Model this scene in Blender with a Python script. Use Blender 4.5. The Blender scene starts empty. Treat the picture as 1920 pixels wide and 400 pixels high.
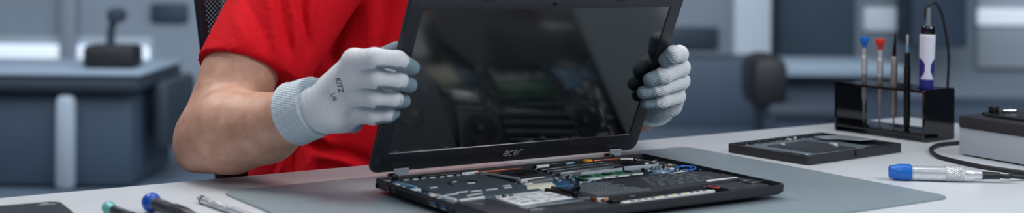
import bpy, bmesh, math, random
import numpy as np
from mathutils import Vector, Matrix, Euler
from mathutils.bvhtree import BVHTree
from mathutils.geometry import tessellate_polygon
random.seed(7)
PI = math.pi
TZ = 0.75                                   # height of the table top above the floor
sc = bpy.context.scene
COL = sc.collection

# ------------------------------------------------------------------ camera numbers
FPX, CXP, CYP, CAMH, ROLL = 2454.04, 960.0, -81.41, 0.26918, 0.008694
def ray(px, py):
    x = (px - CXP) / FPX; y = -(py - CYP) / FPX
    return (x*math.cos(ROLL) - y*math.sin(ROLL), x*math.sin(ROLL) + y*math.cos(ROLL))
def at_depth(px, py, Y):                     # a point of the place, seen at (px, py), Y metres from the camera
    dx, dz = ray(px, py)
    return Vector((dx*Y, Y, TZ + CAMH + dz*Y))
def on_table(px, py, z=0.0):
    dx, dz = ray(px, py)
    Y = (z - CAMH) / dz
    return Vector((dx*Y, Y, TZ + z))

# ------------------------------------------------------------------ scene graph helpers
def tag(o, label=None, cat=None, group=None, kind=None):
    if label: o['label'] = label
    if cat: o['category'] = cat
    if group: o['group'] = group
    if kind: o['kind'] = kind
    return o
def thing(name, label, cat, loc, rz=0.0, group=None):
    o = bpy.data.objects.new(name, None); COL.objects.link(o)
    o.location = loc; o.rotation_euler = (0, 0, rz); o.empty_display_size = .02
    return tag(o, label, cat, group)

# ------------------------------------------------------------------ materials
def lin(c):
    return tuple(((v/255)/12.92 if v/255 <= .04045 else ((v/255+.055)/1.055)**2.4) for v in c) + (1.0,)
def mat(name, rgb, rough=.5, metal=0.0, var=.06, nscale=60.0, bump=0.0, bscale=300.0, spec=.5, coat=0.0, sss=0.0, trans=0.0, emit=None, rgb2=None, detail=3.0):
    m = bpy.data.materials.new(name); m.use_nodes = True
    nt = m.node_tree; b = nt.nodes['Principled BSDF']
    tc = nt.nodes.new('ShaderNodeTexCoord')
    nz = nt.nodes.new('ShaderNodeTexNoise'); nz.inputs['Scale'].default_value = nscale; nz.inputs['Detail'].default_value = detail
    nt.links.new(tc.outputs['Object'], nz.inputs['Vector'])
    cr = nt.nodes.new('ShaderNodeValToRGB')
    base = lin(rgb)
    lo = tuple(v*(1-var) for v in base[:3]) + (1,)
    hi = lin(rgb2) if rgb2 else tuple(min(1, v*(1+var)) for v in base[:3]) + (1,)
    cr.color_ramp.elements[0].position = .3; cr.color_ramp.elements[1].position = .7
    cr.color_ramp.elements[0].color = lo; cr.color_ramp.elements[1].color = hi
    nt.links.new(nz.outputs['Fac'], cr.inputs['Fac']); nt.links.new(cr.outputs['Color'], b.inputs['Base Color'])
    b.inputs['Roughness'].default_value = rough; b.inputs['Metallic'].default_value = metal
    b.inputs['Specular IOR Level'].default_value = spec
    b.inputs['Coat Weight'].default_value = coat
    if trans: b.inputs['Transmission Weight'].default_value = trans
    if sss:
        b.inputs['Subsurface Weight'].default_value = sss
        b.inputs['Subsurface Radius'].default_value = (.012, .004, .002); b.inputs['Subsurface Scale'].default_value = .5
    if emit:
        b.inputs['Emission Color'].default_value = lin(rgb); b.inputs['Emission Strength'].default_value = emit
    if bump:
        n2 = nt.nodes.new('ShaderNodeTexNoise'); n2.inputs['Scale'].default_value = bscale; n2.inputs['Detail'].default_value = 4
        nt.links.new(tc.outputs['Object'], n2.inputs['Vector'])
        bp = nt.nodes.new('ShaderNodeBump'); bp.inputs['Strength'].default_value = bump; bp.inputs['Distance'].default_value = .001
        nt.links.new(n2.outputs['Fac'], bp.inputs['Height']); nt.links.new(bp.outputs['Normal'], b.inputs['Normal'])
    return m

M = {}
M['table'] = mat('white_laminate', (208, 213, 219), .36, var=.02, nscale=25, bump=.03, bscale=900)
M['table_edge'] = mat('white_edge_band', (225, 229, 233), .35, var=.02)
M['steel_leg'] = mat('painted_steel', (120, 126, 134), .4)
M['mat'] = mat('grey_silicone', (134, 148, 156), .42, var=.05, nscale=90, bump=.10, bscale=1200)
M['shell'] = mat('matt_black_plastic', (34, 37, 43), .42, var=.12, nscale=200, bump=.08, bscale=1500)
M['shell_dark'] = mat('inner_black_plastic', (22, 24, 28), .5, var=.2)
M['lid'] = mat('lid_black_plastic', (36, 40, 47), .38, var=.1, nscale=300, bump=.1, bscale=1800)
M['screen'] = mat('screen_glass', (9, 11, 13), .13, var=.1, spec=1.0, coat=.6)
M['screen'].node_tree.nodes['Principled BSDF'].inputs['Coat IOR'].default_value = 1.8; M['screen'].node_tree.nodes['Principled BSDF'].inputs['Coat Roughness'].default_value = .14
M['gasket'] = mat('black_gasket', (6, 6, 7), .6)
M['silver'] = mat('silver_trim', (205, 208, 212), .22, 1.0, var=.05)
M['logo'] = mat('logo_silver', (205, 205, 205), .3, .6, var=.03)
M['slate'] = mat('slate_metal', (76, 90, 101), .38, .2, var=.08, nscale=120, bump=.04, bscale=900)
M['slot'] = mat('pale_slot', (225, 228, 230), .4, var=.05)
M['black'] = mat('black_plastic', (17, 18, 21), .35, var=.2)
M['black_gloss'] = mat('black_acrylic', (10, 10, 13), .08, var=.1, spec=.7)
M['charcoal'] = mat('charcoal_plastic', (42, 45, 51), .46, var=.1, nscale=150)
M['batt'] = mat('battery_wrap', (40, 44, 51), .55, var=.1, nscale=140)
M['print'] = mat('grey_print', (132, 142, 150), .5, var=.1)
M['white'] = mat('white_label', (226, 228, 233), .45, var=.04)
M['ink'] = mat('label_ink', (120, 122, 140), .6, var=.1)
M['pcb_blue'] = mat('blue_board', (22, 54, 84), .35, var=.3, nscale=400, rgb2=(52, 110, 150))
M['pcb_green'] = mat('green_board', (22, 76, 56), .35, var=.3, nscale=500, rgb2=(60, 140, 100))
M['pcb_dark'] = mat('dark_board', (18, 26, 34), .4, var=.4, nscale=300, rgb2=(36, 56, 72))
M['copper'] = mat('copper', (190, 116, 86), .32, .9, var=.12)
M['tin'] = mat('tinned_metal', (188, 194, 198), .3, .85, var=.12)
M['cream'] = mat('cream_tape', (222, 222, 206), .5, var=.05)
M['amber'] = mat('amber_film', (232, 160, 52), .4, var=.08)
M['cyan'] = mat('pale_blue_plastic', (130, 186, 214), .4, var=.1)
M['usb_blue'] = mat('usb_blue', (30, 96, 150), .4)
M['yellow'] = mat('yellow_tape', (214, 214, 90), .5, var=.1)
M['hinge'] = mat('hinge_steel', (168, 178, 186), .45, .0, var=.05, nscale=300)
M['red_cap'] = mat('red_cap', (214, 46, 40), .32, var=.06)
M['blue_cap'] = mat('blue_cap', (18, 104, 196), .3, var=.06)
M['blue_deep'] = mat('deep_blue_cap', (24, 82, 180), .28, var=.08)
M['teal_cap'] = mat('teal_cap', (112, 190, 190), .3, var=.06)
M['steel'] = mat('brushed_steel', (224, 226, 230), .27, .6, var=.08, nscale=220)
M['steel_warm'] = mat('warm_steel', (160, 152, 150), .34, .55, var=.1, nscale=200)
M['blade'] = mat('blade_steel', (46, 54, 70), .25, .9, var=.1)
M['pen_white'] = mat('pen_white', (216, 218, 232), .3, var=.03)
M['pen_blue'] = mat('pen_blue', (42, 44, 128), .25, var=.08)
M['rubber'] = mat('black_rubber', (24, 26, 32), .5, var=.1)
M['station'] = mat('light_grey_panel', (176, 186, 196), .5, var=.03, nscale=200)
M['skin'] = mat('skin', (200, 150, 128), .5, var=.16, nscale=55, bump=.35, bscale=420, sss=.08, rgb2=(210, 163, 140))
M['shirt'] = mat('red_cotton', (212, 12, 30), .85, var=.10, nscale=220, bump=.30, bscale=700, spec=.2)
M['denim'] = mat('dark_denim', (40, 48, 66), .9, var=.15, nscale=300, bump=.2, bscale=900)
M['shoe'] = mat('shoe_leather', (30, 28, 28), .5)
M['hair'] = mat('brown_hair', (52, 38, 30), .55, var=.3, nscale=150, bump=.5, bscale=200)
M['chair_frame'] = mat('chair_plastic', (38, 42, 54), .45, var=.1)
M['floor'] = mat('blue_grey_floor', (72, 86, 102), .6, var=.05, nscale=3)
M['wall'] = mat('blue_grey_wall', (144, 158, 172), .8, var=.05, nscale=2)
M['wall_pale'] = mat('pale_panel', (176, 188, 200), .7, var=.04, nscale=2)
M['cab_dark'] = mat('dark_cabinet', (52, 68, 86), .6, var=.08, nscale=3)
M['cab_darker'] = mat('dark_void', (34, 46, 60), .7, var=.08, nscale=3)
M['bg_black'] = mat('far_black', (10, 14, 20), .6, var=.1)
M['bg_pale'] = mat('far_pale_paint', (146, 158, 172), .6, var=.03)
M['bg_mid'] = mat('far_mid_grey', (118, 134, 150), .7, var=.05)

def knit_mat(name, rgb, rgb_coat, sc_rib=900.0, rib_dir=(0, 0, 1), strength=.5):
    """knitted glove fabric; the colour attribute 'coat' says where the grey dipped coating lies"""
    m = bpy.data.materials.new(name); m.use_nodes = True
    nt = m.node_tree; b = nt.nodes['Principled BSDF']
    at = nt.nodes.new('ShaderNodeAttribute'); at.attribute_name = 'coat'
    mx = nt.nodes.new('ShaderNodeMix'); mx.data_type = 'RGBA'
    mx.inputs['A'].default_value = lin(rgb); mx.inputs['B'].default_value = lin(rgb_coat)
    nt.links.new(at.outputs['Fac'], mx.inputs['Factor'])
    tc = nt.nodes.new('ShaderNodeTexCoord'); mp = nt.nodes.new('ShaderNodeMapping')
    q = Vector(rib_dir).normalized().rotation_difference(Vector((1, 0, 0)))
    mp.inputs['Rotation'].default_value = q.to_euler()
    nt.links.new(tc.outputs['Object'], mp.inputs['Vector'])
    wv = nt.nodes.new('ShaderNodeTexWave'); wv.wave_type = 'BANDS'; wv.bands_direction = 'X'
    wv.inputs['Scale'].default_value = sc_rib; wv.inputs['Distortion'].default_value = 1.2; wv.inputs['Detail'].default_value = 2; wv.inputs['Detail Scale'].default_value = 3
    nt.links.new(mp.outputs['Vector'], wv.inputs['Vector'])
    nz = nt.nodes.new('ShaderNodeTexNoise'); nz.inputs['Scale'].default_value = 900; nt.links.new(tc.outputs['Object'], nz.inputs['Vector'])
    ad = nt.nodes.new('ShaderNodeMath'); ad.operation = 'ADD'
    nt.links.new(wv.outputs['Fac'], ad.inputs[0]); nt.links.new(nz.outputs['Fac'], ad.inputs[1])
    bp = nt.nodes.new('ShaderNodeBump'); bp.inputs['Strength'].default_value = strength; bp.inputs['Distance'].default_value = .0006
    nt.links.new(ad.outputs[0], bp.inputs['Height']); nt.links.new(bp.outputs['Normal'], b.inputs['Normal'])
    mu = nt.nodes.new('ShaderNodeMix'); mu.data_type = 'RGBA'; mu.blend_type = 'MULTIPLY'; mu.inputs['Factor'].default_value = .15
    nt.links.new(mx.outputs['Result'], mu.inputs['A']); nt.links.new(wv.outputs['Color'], mu.inputs['B'])
    nt.links.new(mu.outputs['Result'], b.inputs['Base Color'])
    b.inputs['Roughness'].default_value = .8; b.inputs['Specular IOR Level'].default_value = .25
    return m
def mesh_fabric(name):
    m = bpy.data.materials.new(name); m.use_nodes = True
    nt = m.node_tree; b = nt.nodes['Principled BSDF']; out = nt.nodes['Material Output']
    b.inputs['Base Color'].default_value = lin((16, 17, 21)); b.inputs['Roughness'].default_value = .6
    tc = nt.nodes.new('ShaderNodeTexCoord'); sx = nt.nodes.new('ShaderNodeSeparateXYZ'); nt.links.new(tc.outputs['Object'], sx.inputs[0])
    def osc(op):
        a = nt.nodes.new('ShaderNodeMath'); a.operation = op; nt.links.new(sx.outputs['X'], a.inputs[0]); nt.links.new(sx.outputs['Z'], a.inputs[1])
        s = nt.nodes.new('ShaderNodeMath'); s.operation = 'MULTIPLY'; s.inputs[1].default_value = 2*PI/.0068; nt.links.new(a.outputs[0], s.inputs[0])
        c = nt.nodes.new('ShaderNodeMath'); c.operation = 'COSINE'; nt.links.new(s.outputs[0], c.inputs[0]); return c
    c1, c2 = osc('ADD'), osc('SUBTRACT')
    mn = nt.nodes.new('ShaderNodeMath'); mn.operation = 'ADD'; nt.links.new(c1.outputs[0], mn.inputs[0]); nt.links.new(c2.outputs[0], mn.inputs[1])
    gt = nt.nodes.new('ShaderNodeMath'); gt.operation = 'GREATER_THAN'; gt.inputs[1].default_value = .55; nt.links.new(mn.outputs[0], gt.inputs[0])
    tr = nt.nodes.new('ShaderNodeBsdfTransparent'); mx = nt.nodes.new('ShaderNodeMixShader')
    nt.links.new(gt.outputs[0], mx.inputs['Fac']); nt.links.new(b.outputs[0], mx.inputs[1]); nt.links.new(tr.outputs[0], mx.inputs[2])
    nt.links.new(mx.outputs[0], out.inputs['Surface'])
    return m
M['mesh'] = mesh_fabric('chair_mesh_fabric')

def knurl_mat():
    m = mat('knurled_steel', (214, 217, 221), .3, .6, var=.05)
    nt = m.node_tree; b = nt.nodes['Principled BSDF']
    ck = nt.nodes.new('ShaderNodeTexVoronoi'); ck.inputs['Scale'].default_value = 620
    tc = nt.nodes.new('ShaderNodeTexCoord'); nt.links.new(tc.outputs['Object'], ck.inputs['Vector'])
    bp = nt.nodes.new('ShaderNodeBump'); bp.inputs['Strength'].default_value = 1.0; bp.inputs['Distance'].default_value = .001
    nt.links.new(ck.outputs['Distance'], bp.inputs['Height']); nt.links.new(bp.outputs['Normal'], b.inputs['Normal'])
    return m
M['knurl'] = knurl_mat()

# ------------------------------------------------------------------ mesh builder
def catmull(pts, n=8):
    P = [Vector(p) for p in pts]; out = []
    for i in range(len(P)-1):
        p0 = P[max(i-1, 0)]; p1 = P[i]; p2 = P[i+1]; p3 = P[min(i+2, len(P)-1)]
        for k in range(n):
            t = k/n
            out.append(.5*((2*p1) + (p2-p0)*t + (2*p0-5*p1+4*p2-p3)*t*t + (3*p1-p0-3*p2+p3)*t**3))
    out.append(P[-1]); return out
def rrect(x0, y0, x1, y1, r, n=6):
    if not isinstance(r, (list, tuple)): r = [r]*4
    pts = []
    for (cx, cy, a0, rr) in ((x1-r[0], y1-r[0], 0, r[0]), (x0+r[1], y1-r[1], 90, r[1]), (x0+r[2], y0+r[2], 180, r[2]), (x1-r[3], y0+r[3], 270, r[3])):
        for k in range(n+1):
            a = math.radians(a0 + 90*k/n); pts.append((cx+rr*math.cos(a), cy+rr*math.sin(a)))
    return pts
class MB:
    def __init__(s): s.bm = bmesh.new()
    def _new(s, faces, mi, X=None, verts=None):
        for f in faces: f.material_index = mi
        if X is not None:
            vs = verts if verts is not None else {v for f in faces for v in f.verts}
            bmesh.ops.transform(s.bm, matrix=X, verts=list(vs))
    def box(s, c, d, bev=0.0, mi=0, X=None, seg=2, rz=0.0):
        T = Matrix.Translation(c) @ Matrix.Rotation(rz, 4, 'Z') @ Matrix.Diagonal((d[0], d[1], d[2], 1))
        t = bmesh.new(); bmesh.ops.create_cube(t, size=1.0, matrix=T)
        if bev: bmesh.ops.bevel(t, geom=t.edges[:], offset=bev, segments=seg, affect='EDGES', profile=.5)
        return s.merge(t, mi, X)
    def merge(s, t, mi=0, X=None):
        if X is not None: bmesh.ops.transform(t, matrix=X, verts=t.verts[:])
        mp = {}
        for v in t.verts: mp[v] = s.bm.verts.new(v.co)
        for f in t.faces:
            try:
                g = s.bm.faces.new([mp[v] for v in f.verts]); g.material_index = mi
            except ValueError: pass
        t.free(); return s
    def loops(s, L, mi=0, cap0=True, cap1=True, closed=True, X=None, mis=None):
        rows = [[s.bm.verts.new(X @ Vector(p) if X is not None else Vector(p)) for p in r] for r in L]
        n = len(rows[0])
        for k in range(len(rows)-1):
            for i in range(n if closed else n-1):
                j = (i+1) % n
                f = s.bm.faces.new((rows[k][i], rows[k][j], rows[k+1][j], rows[k+1][i]))
                f.material_index = mis(k, i) if mis else mi
        if cap0: s.bm.faces.new(rows[0][::-1]).material_index = mi
        if cap1: s.bm.faces.new(rows[-1]).material_index = mi
        return s
    def prism(s, pts, z0, z1, bev=0.0, mi=0, X=None):
        t = bmesh.new()
        a = [t.verts.new((p[0], p[1], z0)) for p in pts]; b = [t.verts.new((p[0], p[1], z1)) for p in pts]
        n = len(pts)
        t.faces.new(a[::-1]); top = t.faces.new(b)
        for i in range(n): t.faces.new((a[i], a[(i+1) % n], b[(i+1) % n], b[i]))
        if bev: bmesh.ops.bevel(t, geom=list(top.edges), offset=bev, segments=2, affect='EDGES', profile=.5)
        return s.merge(t, mi, X)
    def lathe(s, prof, o=(0, 0, 0), d=(0, 0, 1), seg=32, mi=0, cap=True, mis=None, ref=None):
        d = Vector(d).normalized(); r = Vector(ref) if ref else Vector((1, 0, 0)) if abs(d.x) < .9 else Vector((0, 1, 0))
        u = (r - d*r.dot(d)).normalized(); v = d.cross(u); o = Vector(o)
        L = [[o + d*z + (u*math.cos(2*PI*i/seg) + v*math.sin(2*PI*i/seg))*max(rr, 1e-5) for i in range(seg)] for rr, z in prof]
        return s.loops(L, mi, cap, cap, mis=mis)
    def cyl(s, p0, p1, r0, r1=None, seg=24, mi=0):
        p0 = Vector(p0); p1 = Vector(p1); r1 = r0 if r1 is None else r1
        return s.lathe([(r0, 0), (r1, (p1-p0).length)], p0, p1-p0, seg, mi)
    def tube(s, pts, r, seg=10, mi=0, flat=None, cap=True):
        P = [Vector(p) for p in pts]; n = len(P)
        R = r if isinstance(r, (list, tuple)) else [r]*n
        T = [(P[min(i+1, n-1)]-P[max(i-1, 0)]).normalized() for i in range(n)]
        u = T[0].orthogonal().normalized(); L = []
        for i in range(n):
            u = (u - T[i]*u.dot(T[i]));
            u = u.normalized() if u.length > 1e-6 else T[i].orthogonal().normalized()
            v = T[i].cross(u)
            L.append([P[i] + (u*math.cos(2*PI*k/seg) + v*math.sin(2*PI*k/seg))*R[i] for k in range(seg)])
        if flat is not None:                     # squash along a direction through each centre
            fd, k_ = flat; fd = Vector(fd).normalized()
            L = [[p - fd*((p-c).dot(fd))*(1-k_) for p in row] for row, c in zip(L, P)]
        return s.loops(L, mi, cap, cap)
    def ring(s, c, r0, r1, z0, z1, seg=40, mi=0, X=None, sy=1.0):
        L = []
        for rr, z in ((r0, z0), (r1, z0), (r1, z1), (r0, z1), (r0, z0)):
            L.append([(c[0]+rr*math.cos(2*PI*i/seg), c[1]+sy*rr*math.sin(2*PI*i/seg), z) for i in range(seg)])
        return s.loops(L, mi, False, False, X=X)
    def build(s, name, mats, parent=None, loc=None, ang=35, X=None):
        bm = s.bm
        if X is not None: bmesh.ops.transform(bm, matrix=X, verts=bm.verts[:])
        bmesh.ops.remove_doubles(bm, verts=bm.verts[:], dist=1e-6)
        bmesh.ops.recalc_face_normals(bm, faces=bm.faces[:])
        ca = math.radians(ang)
        for f in bm.faces: f.smooth = True
        for e in bm.edges:
            if len(e.link_faces) == 2 and e.calc_face_angle(0) > ca: e.smooth = False
        me = bpy.data.meshes.new(name); bm.to_mesh(me); bm.free()
        for m in (mats if isinstance(mats, (list, tuple)) else [mats]): me.materials.append(m)
        o = bpy.data.objects.new(name, me); COL.objects.link(o)
        if parent is not None: o.parent = parent
        if loc is not None: o.location = loc
        return o
def structure(o): o['kind'] = 'structure'; return o
def text_bm(txt, size, shear=0.0, extr=.0001, offset=0.0):
    cu = bpy.data.curves.new('t', 'FONT'); cu.body = txt; cu.size = size; cu.shear = shear; cu.extrude = extr; cu.offset = offset
    cu.resolution_u = 3
    o = bpy.data.objects.new('t', cu); COL.objects.link(o)
    dg = bpy.context.evaluated_depsgraph_get(); me = bpy.data.meshes.new_from_object(o.evaluated_get(dg))
    t = bmesh.new(); t.from_mesh(me)
    bpy.data.objects.remove(o); bpy.data.curves.remove(cu); bpy.data.meshes.remove(me)
    return t

# ------------------------------------------------------------------ implicit surfaces (bodies, gloves, cloth)
def cap_sd(P, a, b, ra, rb):
    a = np.array(a, np.float32); b = np.array(b, np.float32); ab = b-a
    t = np.clip(((P-a) @ ab)/max(float(ab @ ab), 1e-9), 0, 1).astype(np.float32)
    return np.linalg.norm(P - a - t[:, None]*ab, axis=1) - (ra + (rb-ra)*t)
def smin(a, b, k):
    h = np.clip(.5 + .5*(b-a)/k, 0, 1)
    return b*(1-h) + a*h - k*h*(1-h)
def chain_sd(P, pts, rs, k=.004):
    d = None
    for i in range(len(pts)-1):
        e = cap_sd(P, pts[i], pts[i+1], rs[i], rs[i+1])
        d = e if d is None else smin(d, e, k)
    return d
def surface_nets(fn, lo, hi, h):
    lo = np.array(lo, float); hi = np.array(hi, float)
    n = np.ceil((hi-lo)/h).astype(int)+1
    ax = [(lo[i] + h*np.arange(n[i])).astype(np.float32) for i in range(3)]
    V = np.empty(n, np.float32)
    Yg, Zg = np.meshgrid(ax[1], ax[2], indexing='ij'); base = np.stack([np.zeros_like(Yg), Yg, Zg], -1).reshape(-1, 3)
    st = max(1, int(400000/base.shape[0]))
    for i in range(0, n[0], st):
        xs = ax[0][i:i+st]
        P = np.repeat(base[None], len(xs), 0).copy(); P[:, :, 0] = xs[:, None]
        V[i:i+st] = fn(P.reshape(-1, 3)).reshape(len(xs), n[1], n[2])
    ins = V < 0
    c = tuple(m-1 for m in n)
    acc = np.zeros(c+(3,), np.float32); cnt = np.zeros(c, np.int32)
    cs = [(i, j, k) for i in (0, 1) for j in (0, 1) for k in (0, 1)]
    def sub(A, o): return A[o[0]:o[0]+c[0], o[1]:o[1]+c[1], o[2]:o[2]+c[2]]
    for o in cs:
        for axd in range(3):
            if o[axd]: continue
            o2 = list(o); o2[axd] = 1
            m = sub(ins, o) != sub(ins, o2)
            a = sub(V, o)[m]; b = sub(V, o2)[m]
            t = a/(a-b)
            p = np.tile(np.array(o, np.float32), (len(t), 1)); p[:, axd] = t
            acc[m] += p; cnt[m] += 1
    act = cnt > 0
    idx = -np.ones(c, np.int64); ijk = np.argwhere(act); idx[act] = np.arange(len(ijk))
    verts = (ijk + acc[act]/cnt[act][:, None])*h + lo
    quads = []
    for axd in range(3):
        u, v = (axd+1) % 3, (axd+2) % 3
        s0 = [slice(1, -1)]*3; s0[axd] = slice(0, -1); s1 = [slice(1, -1)]*3; s1[axd] = slice(1, None)
        A = ins[tuple(s0)]; B = ins[tuple(s1)]
        e = np.argwhere(A != B); fl = A[A != B]
        e = e + 1; e[:, axd] -= 1
        def cell(du, dv):
            q = e.copy(); q[:, u] += du; q[:, v] += dv
            return idx[q[:, 0], q[:, 1], q[:, 2]]
        Q = np.stack([cell(-1, -1), cell(0, -1), cell(0, 0), cell(-1, 0)], 1)
        Q[~fl] = Q[~fl][:, ::-1]
        quads.append(Q)
    return verts, np.concatenate(quads)
def sd_object(name, fn, lo, hi, h, material, parent=None, origin=(0, 0, 0), coat=None, relax=1):
    v, q = surface_nets(fn, lo, hi, h)
    for _ in range(relax):                       # a Laplacian pass takes the voxel grain off
        s = np.zeros_like(v); cn = np.zeros(len(v))
        for a, b in ((0, 1), (1, 2), (2, 3), (3, 0)):
            for i, j in ((a, b), (b, a)):
                np.add.at(s, q[:, i], v[q[:, j]]); np.add.at(cn, q[:, i], 1)
        v = .5*v + .5*s/np.maximum(cn, 1)[:, None]
    me = bpy.data.meshes.new(name)
    me.from_pydata((v - np.array(origin)).tolist(), [], q.tolist())
    me.polygons.foreach_set('use_smooth', [True]*len(me.polygons))
    me.materials.append(material)
    if coat is not None:
        at = me.attributes.new('coat', 'FLOAT', 'POINT')
        at.data.foreach_set('value', coat(v.astype(np.float32)).astype(np.float32))
    me.update()
    o = bpy.data.objects.new(name, me); COL.objects.link(o)
    if parent is not None: o.parent = parent
    return o

# ================================================================== THE ROOM
b = MB(); b.box((0, 4, -.05), (14, 16, .1)); structure(b.build('floor', M['floor']))
b = MB(); b.box((0, 9.6, 1.4), (14, .12, 2.8)); structure(b.build('wall_back', M['wall']))
b = MB(); b.box((-6.6, 3, 1.4), (.12, 13.2, 2.8)); structure(b.build('wall_left', M['wall']))
b = MB(); b.box((6.6, 3, 1.4), (.12, 13.2, 2.8)); structure(b.build('wall_right', M['wall']))
exec_bg = None

# ================================================================== TABLE AND MAT
TC = Vector((.68, 2.245, 0)); TX = Vector((-.835, -.550, 0)).normalized(); TY = Vector((.550, -.835, 0)).normalized()
trz = math.atan2(-TX.y, -TX.x)
tbl = thing('work_table', 'long white laminate work table that carries the laptop, mat and tools', 'table', (TC.x, TC.y, 0), trz)
# local: x runs from the far right corner to the left (negative), y runs to the viewer (negative)
b = MB(); b.prism(rrect(-1.85, -.85, 0, 0, .012), TZ-.028, TZ, .0025); b.build('tabletop', M['table'], tbl)
for lx in (-1.80, -.05):
    for ly in (-.80, -.05):
        b = MB(); b.box((lx, ly, (TZ-.028)/2), (.05, .05, TZ-.03), .004); b.build('leg', M['steel_leg'], tbl)
b = MB()
b.box((-.925, -.05, TZ-.065), (1.70, .03, .06), .003); b.box((-.925, -.80, TZ-.065), (1.70, .03, .06), .003)
b.build('apron_rail', M['steel_leg'], tbl)

MO = Vector((-.325, 1.471, 0)); MX = Vector((.832, .555, 0)).normalized()
mrz = math.atan2(MX.y, MX.x)
b = MB(); b.prism(rrect(0, -.452, .690, 0, .018, 8), .0002, .0024, .0006)
mo = b.build('work_mat', M['mat'], None, (MO.x, MO.y, TZ)); mo.rotation_euler = (0, 0, mrz)
tag(mo, 'flat grey rubber work mat with rounded corners lying under the open laptop', 'mat')

# ================================================================== LAPTOP
LO = Vector((-.15296, 1.46857, TZ)); LYAW = .568256
LW, LD, LH = .3816, .263, .019
LM = Matrix.Translation(LO) @ Matrix.Rotation(LYAW, 4, 'Z'); LMI = LM.inverted()
lap = thing('laptop', 'black laptop with its keyboard deck removed and inner parts exposed on the grey mat', 'laptop', LO, LYAW)
def lay(outl, z): return [(p[0], p[1], z) for p in outl]
o_out = lambda i: rrect(i, -LD+i, LW-i, -i*.6, [.006, .006, .014, .014], 6)
bot = rrect(.014, -LD+.026, LW-.020, -.006, [.006, .006, .02, .02], 6)
mid = rrect(.004, -LD+.007, LW-.006, -.002, [.006, .006, .016, .016], 6)
b = MB()
b.loops([lay(bot, .0032), lay(mid, .0075), lay(o_out(.0006), .0105), lay(o_out(0), .0168), lay(o_out(.0006), .019), lay(o_out(.0022), .019), lay(o_out(.0026), .0175), lay(o_out(.0028), .0085)])
b.build('base_shell', M['shell'], lap)
for fx, fy in ((.05, -.03), (.33, -.03), (.05, -.22), (.33, -.22)):
    b = MB(); b.lathe([(.007, .0022), (.008, .0032), (.008, .004)], (fx, fy, 0)); b.build('rubber_foot', M['rubber'], lap)
# side sockets and vents on the left flank (x = 0 plane)
def side_box(y0, y1, z0, z1, name, m=None, inner=None):
    b = MB(); b.box((.0012, (y0+y1)/2, (z0+z1)/2), (.0034, abs(y1-y0), z1-z0), .0004); o = b.build(name, m or M['gasket'], lap)
    if inner:
        c = MB(); c.box((-.0004, (y0+y1)/2, z1-(z1-z0)*.36), (.0008, abs(y1-y0)*.66, (z1-z0)*.28), .0001)
        c.build('contact_tongue', inner, o)
        c = MB(); c.box((-.0005, (y0+y1)/2-.0005, z0+.0008), (.0006, abs(y1-y0)*.8, .0008)); c.build('metal_lip', M['tin'], o)
    return o
b = MB(); b.lathe([(.0032, 0), (.0032, .0016), (.0022, .0018), (.0020, .0006)], (.0012, -.0080, .0118), (-1, 0, 0), 20); b.build('power_socket', M['gasket'], lap)
side_box(-.0315, -.0395, .0095, .0160, 'network_socket', None, M['copper'])
for k in range(12):
    y = -.0535 - k*.0060
    b = MB(); b.box((.0010, y, .0121), (.0034, .0036, .0062), .0004); b.build('vent_slot', M['gasket'], lap)
side_box(-.1300, -.1465, .0100, .0156, 'display_socket', None, M['usb_blue'])
side_box(-.1530, -.1665, .0102, .0154, 'usb_socket', None, M['usb_blue'])
side_box(-.1722, -.1808, .0108, .0146, 'usb_socket', None, None)
# optical drive plate
pl = [(.020, -.142), (.0235, -.110), (.026, -.016), (.060, -.012), (.128, -.013), (.131, -.060), (.130, -.104), (.137, -.122), (.134, -.140), (.062, -.146)]
b = MB(); b.prism(pl[::-1], .0095, .0156, .0006); dp = b.build('drive_cover_plate', M['slate'], lap)
b = MB()
arc = [(.080+.017*math.cos(a), -.061+.013*math.sin(a), .0158) for a in np.linspace(-.5, PI+.3, 20)]
b.tube(arc, .0009, 6, 0); b.build('stamped_arc', M['black'], dp)
for (x0, y0, x1, y1) in ((.033, -.070, .042, -.070), (.044, -.109, .058, -.109), (.060, -.1115, .074, -.1112), (.079, -.1118, .094, -.1115), (.103, -.1105, .113, -.1105), (.083, -.066, .093, -.066), (.072, -.050, .079, -.048), (.024, -.118, .043, -.114), (.044, -.131, .066, -.126), (.108, -.100, .118, -.100)):
    b = MB(); L = math.hypot(x1-x0, y1-y0); b.box(((x0+x1)/2, (y0+y1)/2, .0158), (L, .0024, .0009), .0003, rz=math.atan2(y1-y0, x1-x0)); b.build('pale_slot', M['slot'], dp)
for k in range(8):
    b = MB(); x = .034+k*.0115; b.box((x, -.0125-.001*math.sin(k*2), .0155), (.008+.002*math.sin(k*3), .002, .0016), .0003); b.build('foil_tab', M['tin'], dp)
# metal rail along the left edge
b = MB()
for k in range(11):
    y = -.006-k*.013; b.box((.0125+.003*math.sin(k*1.7), y, .0146), (.007+.004*random.random(), .006+.004*random.random(), .003+.001*random.random()), .0005, mi=k % 3, rz=random.uniform(-.4, .4))
b.build('edge_bracket', [M['tin'], M['pcb_blue'], M['slot']], lap)
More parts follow.
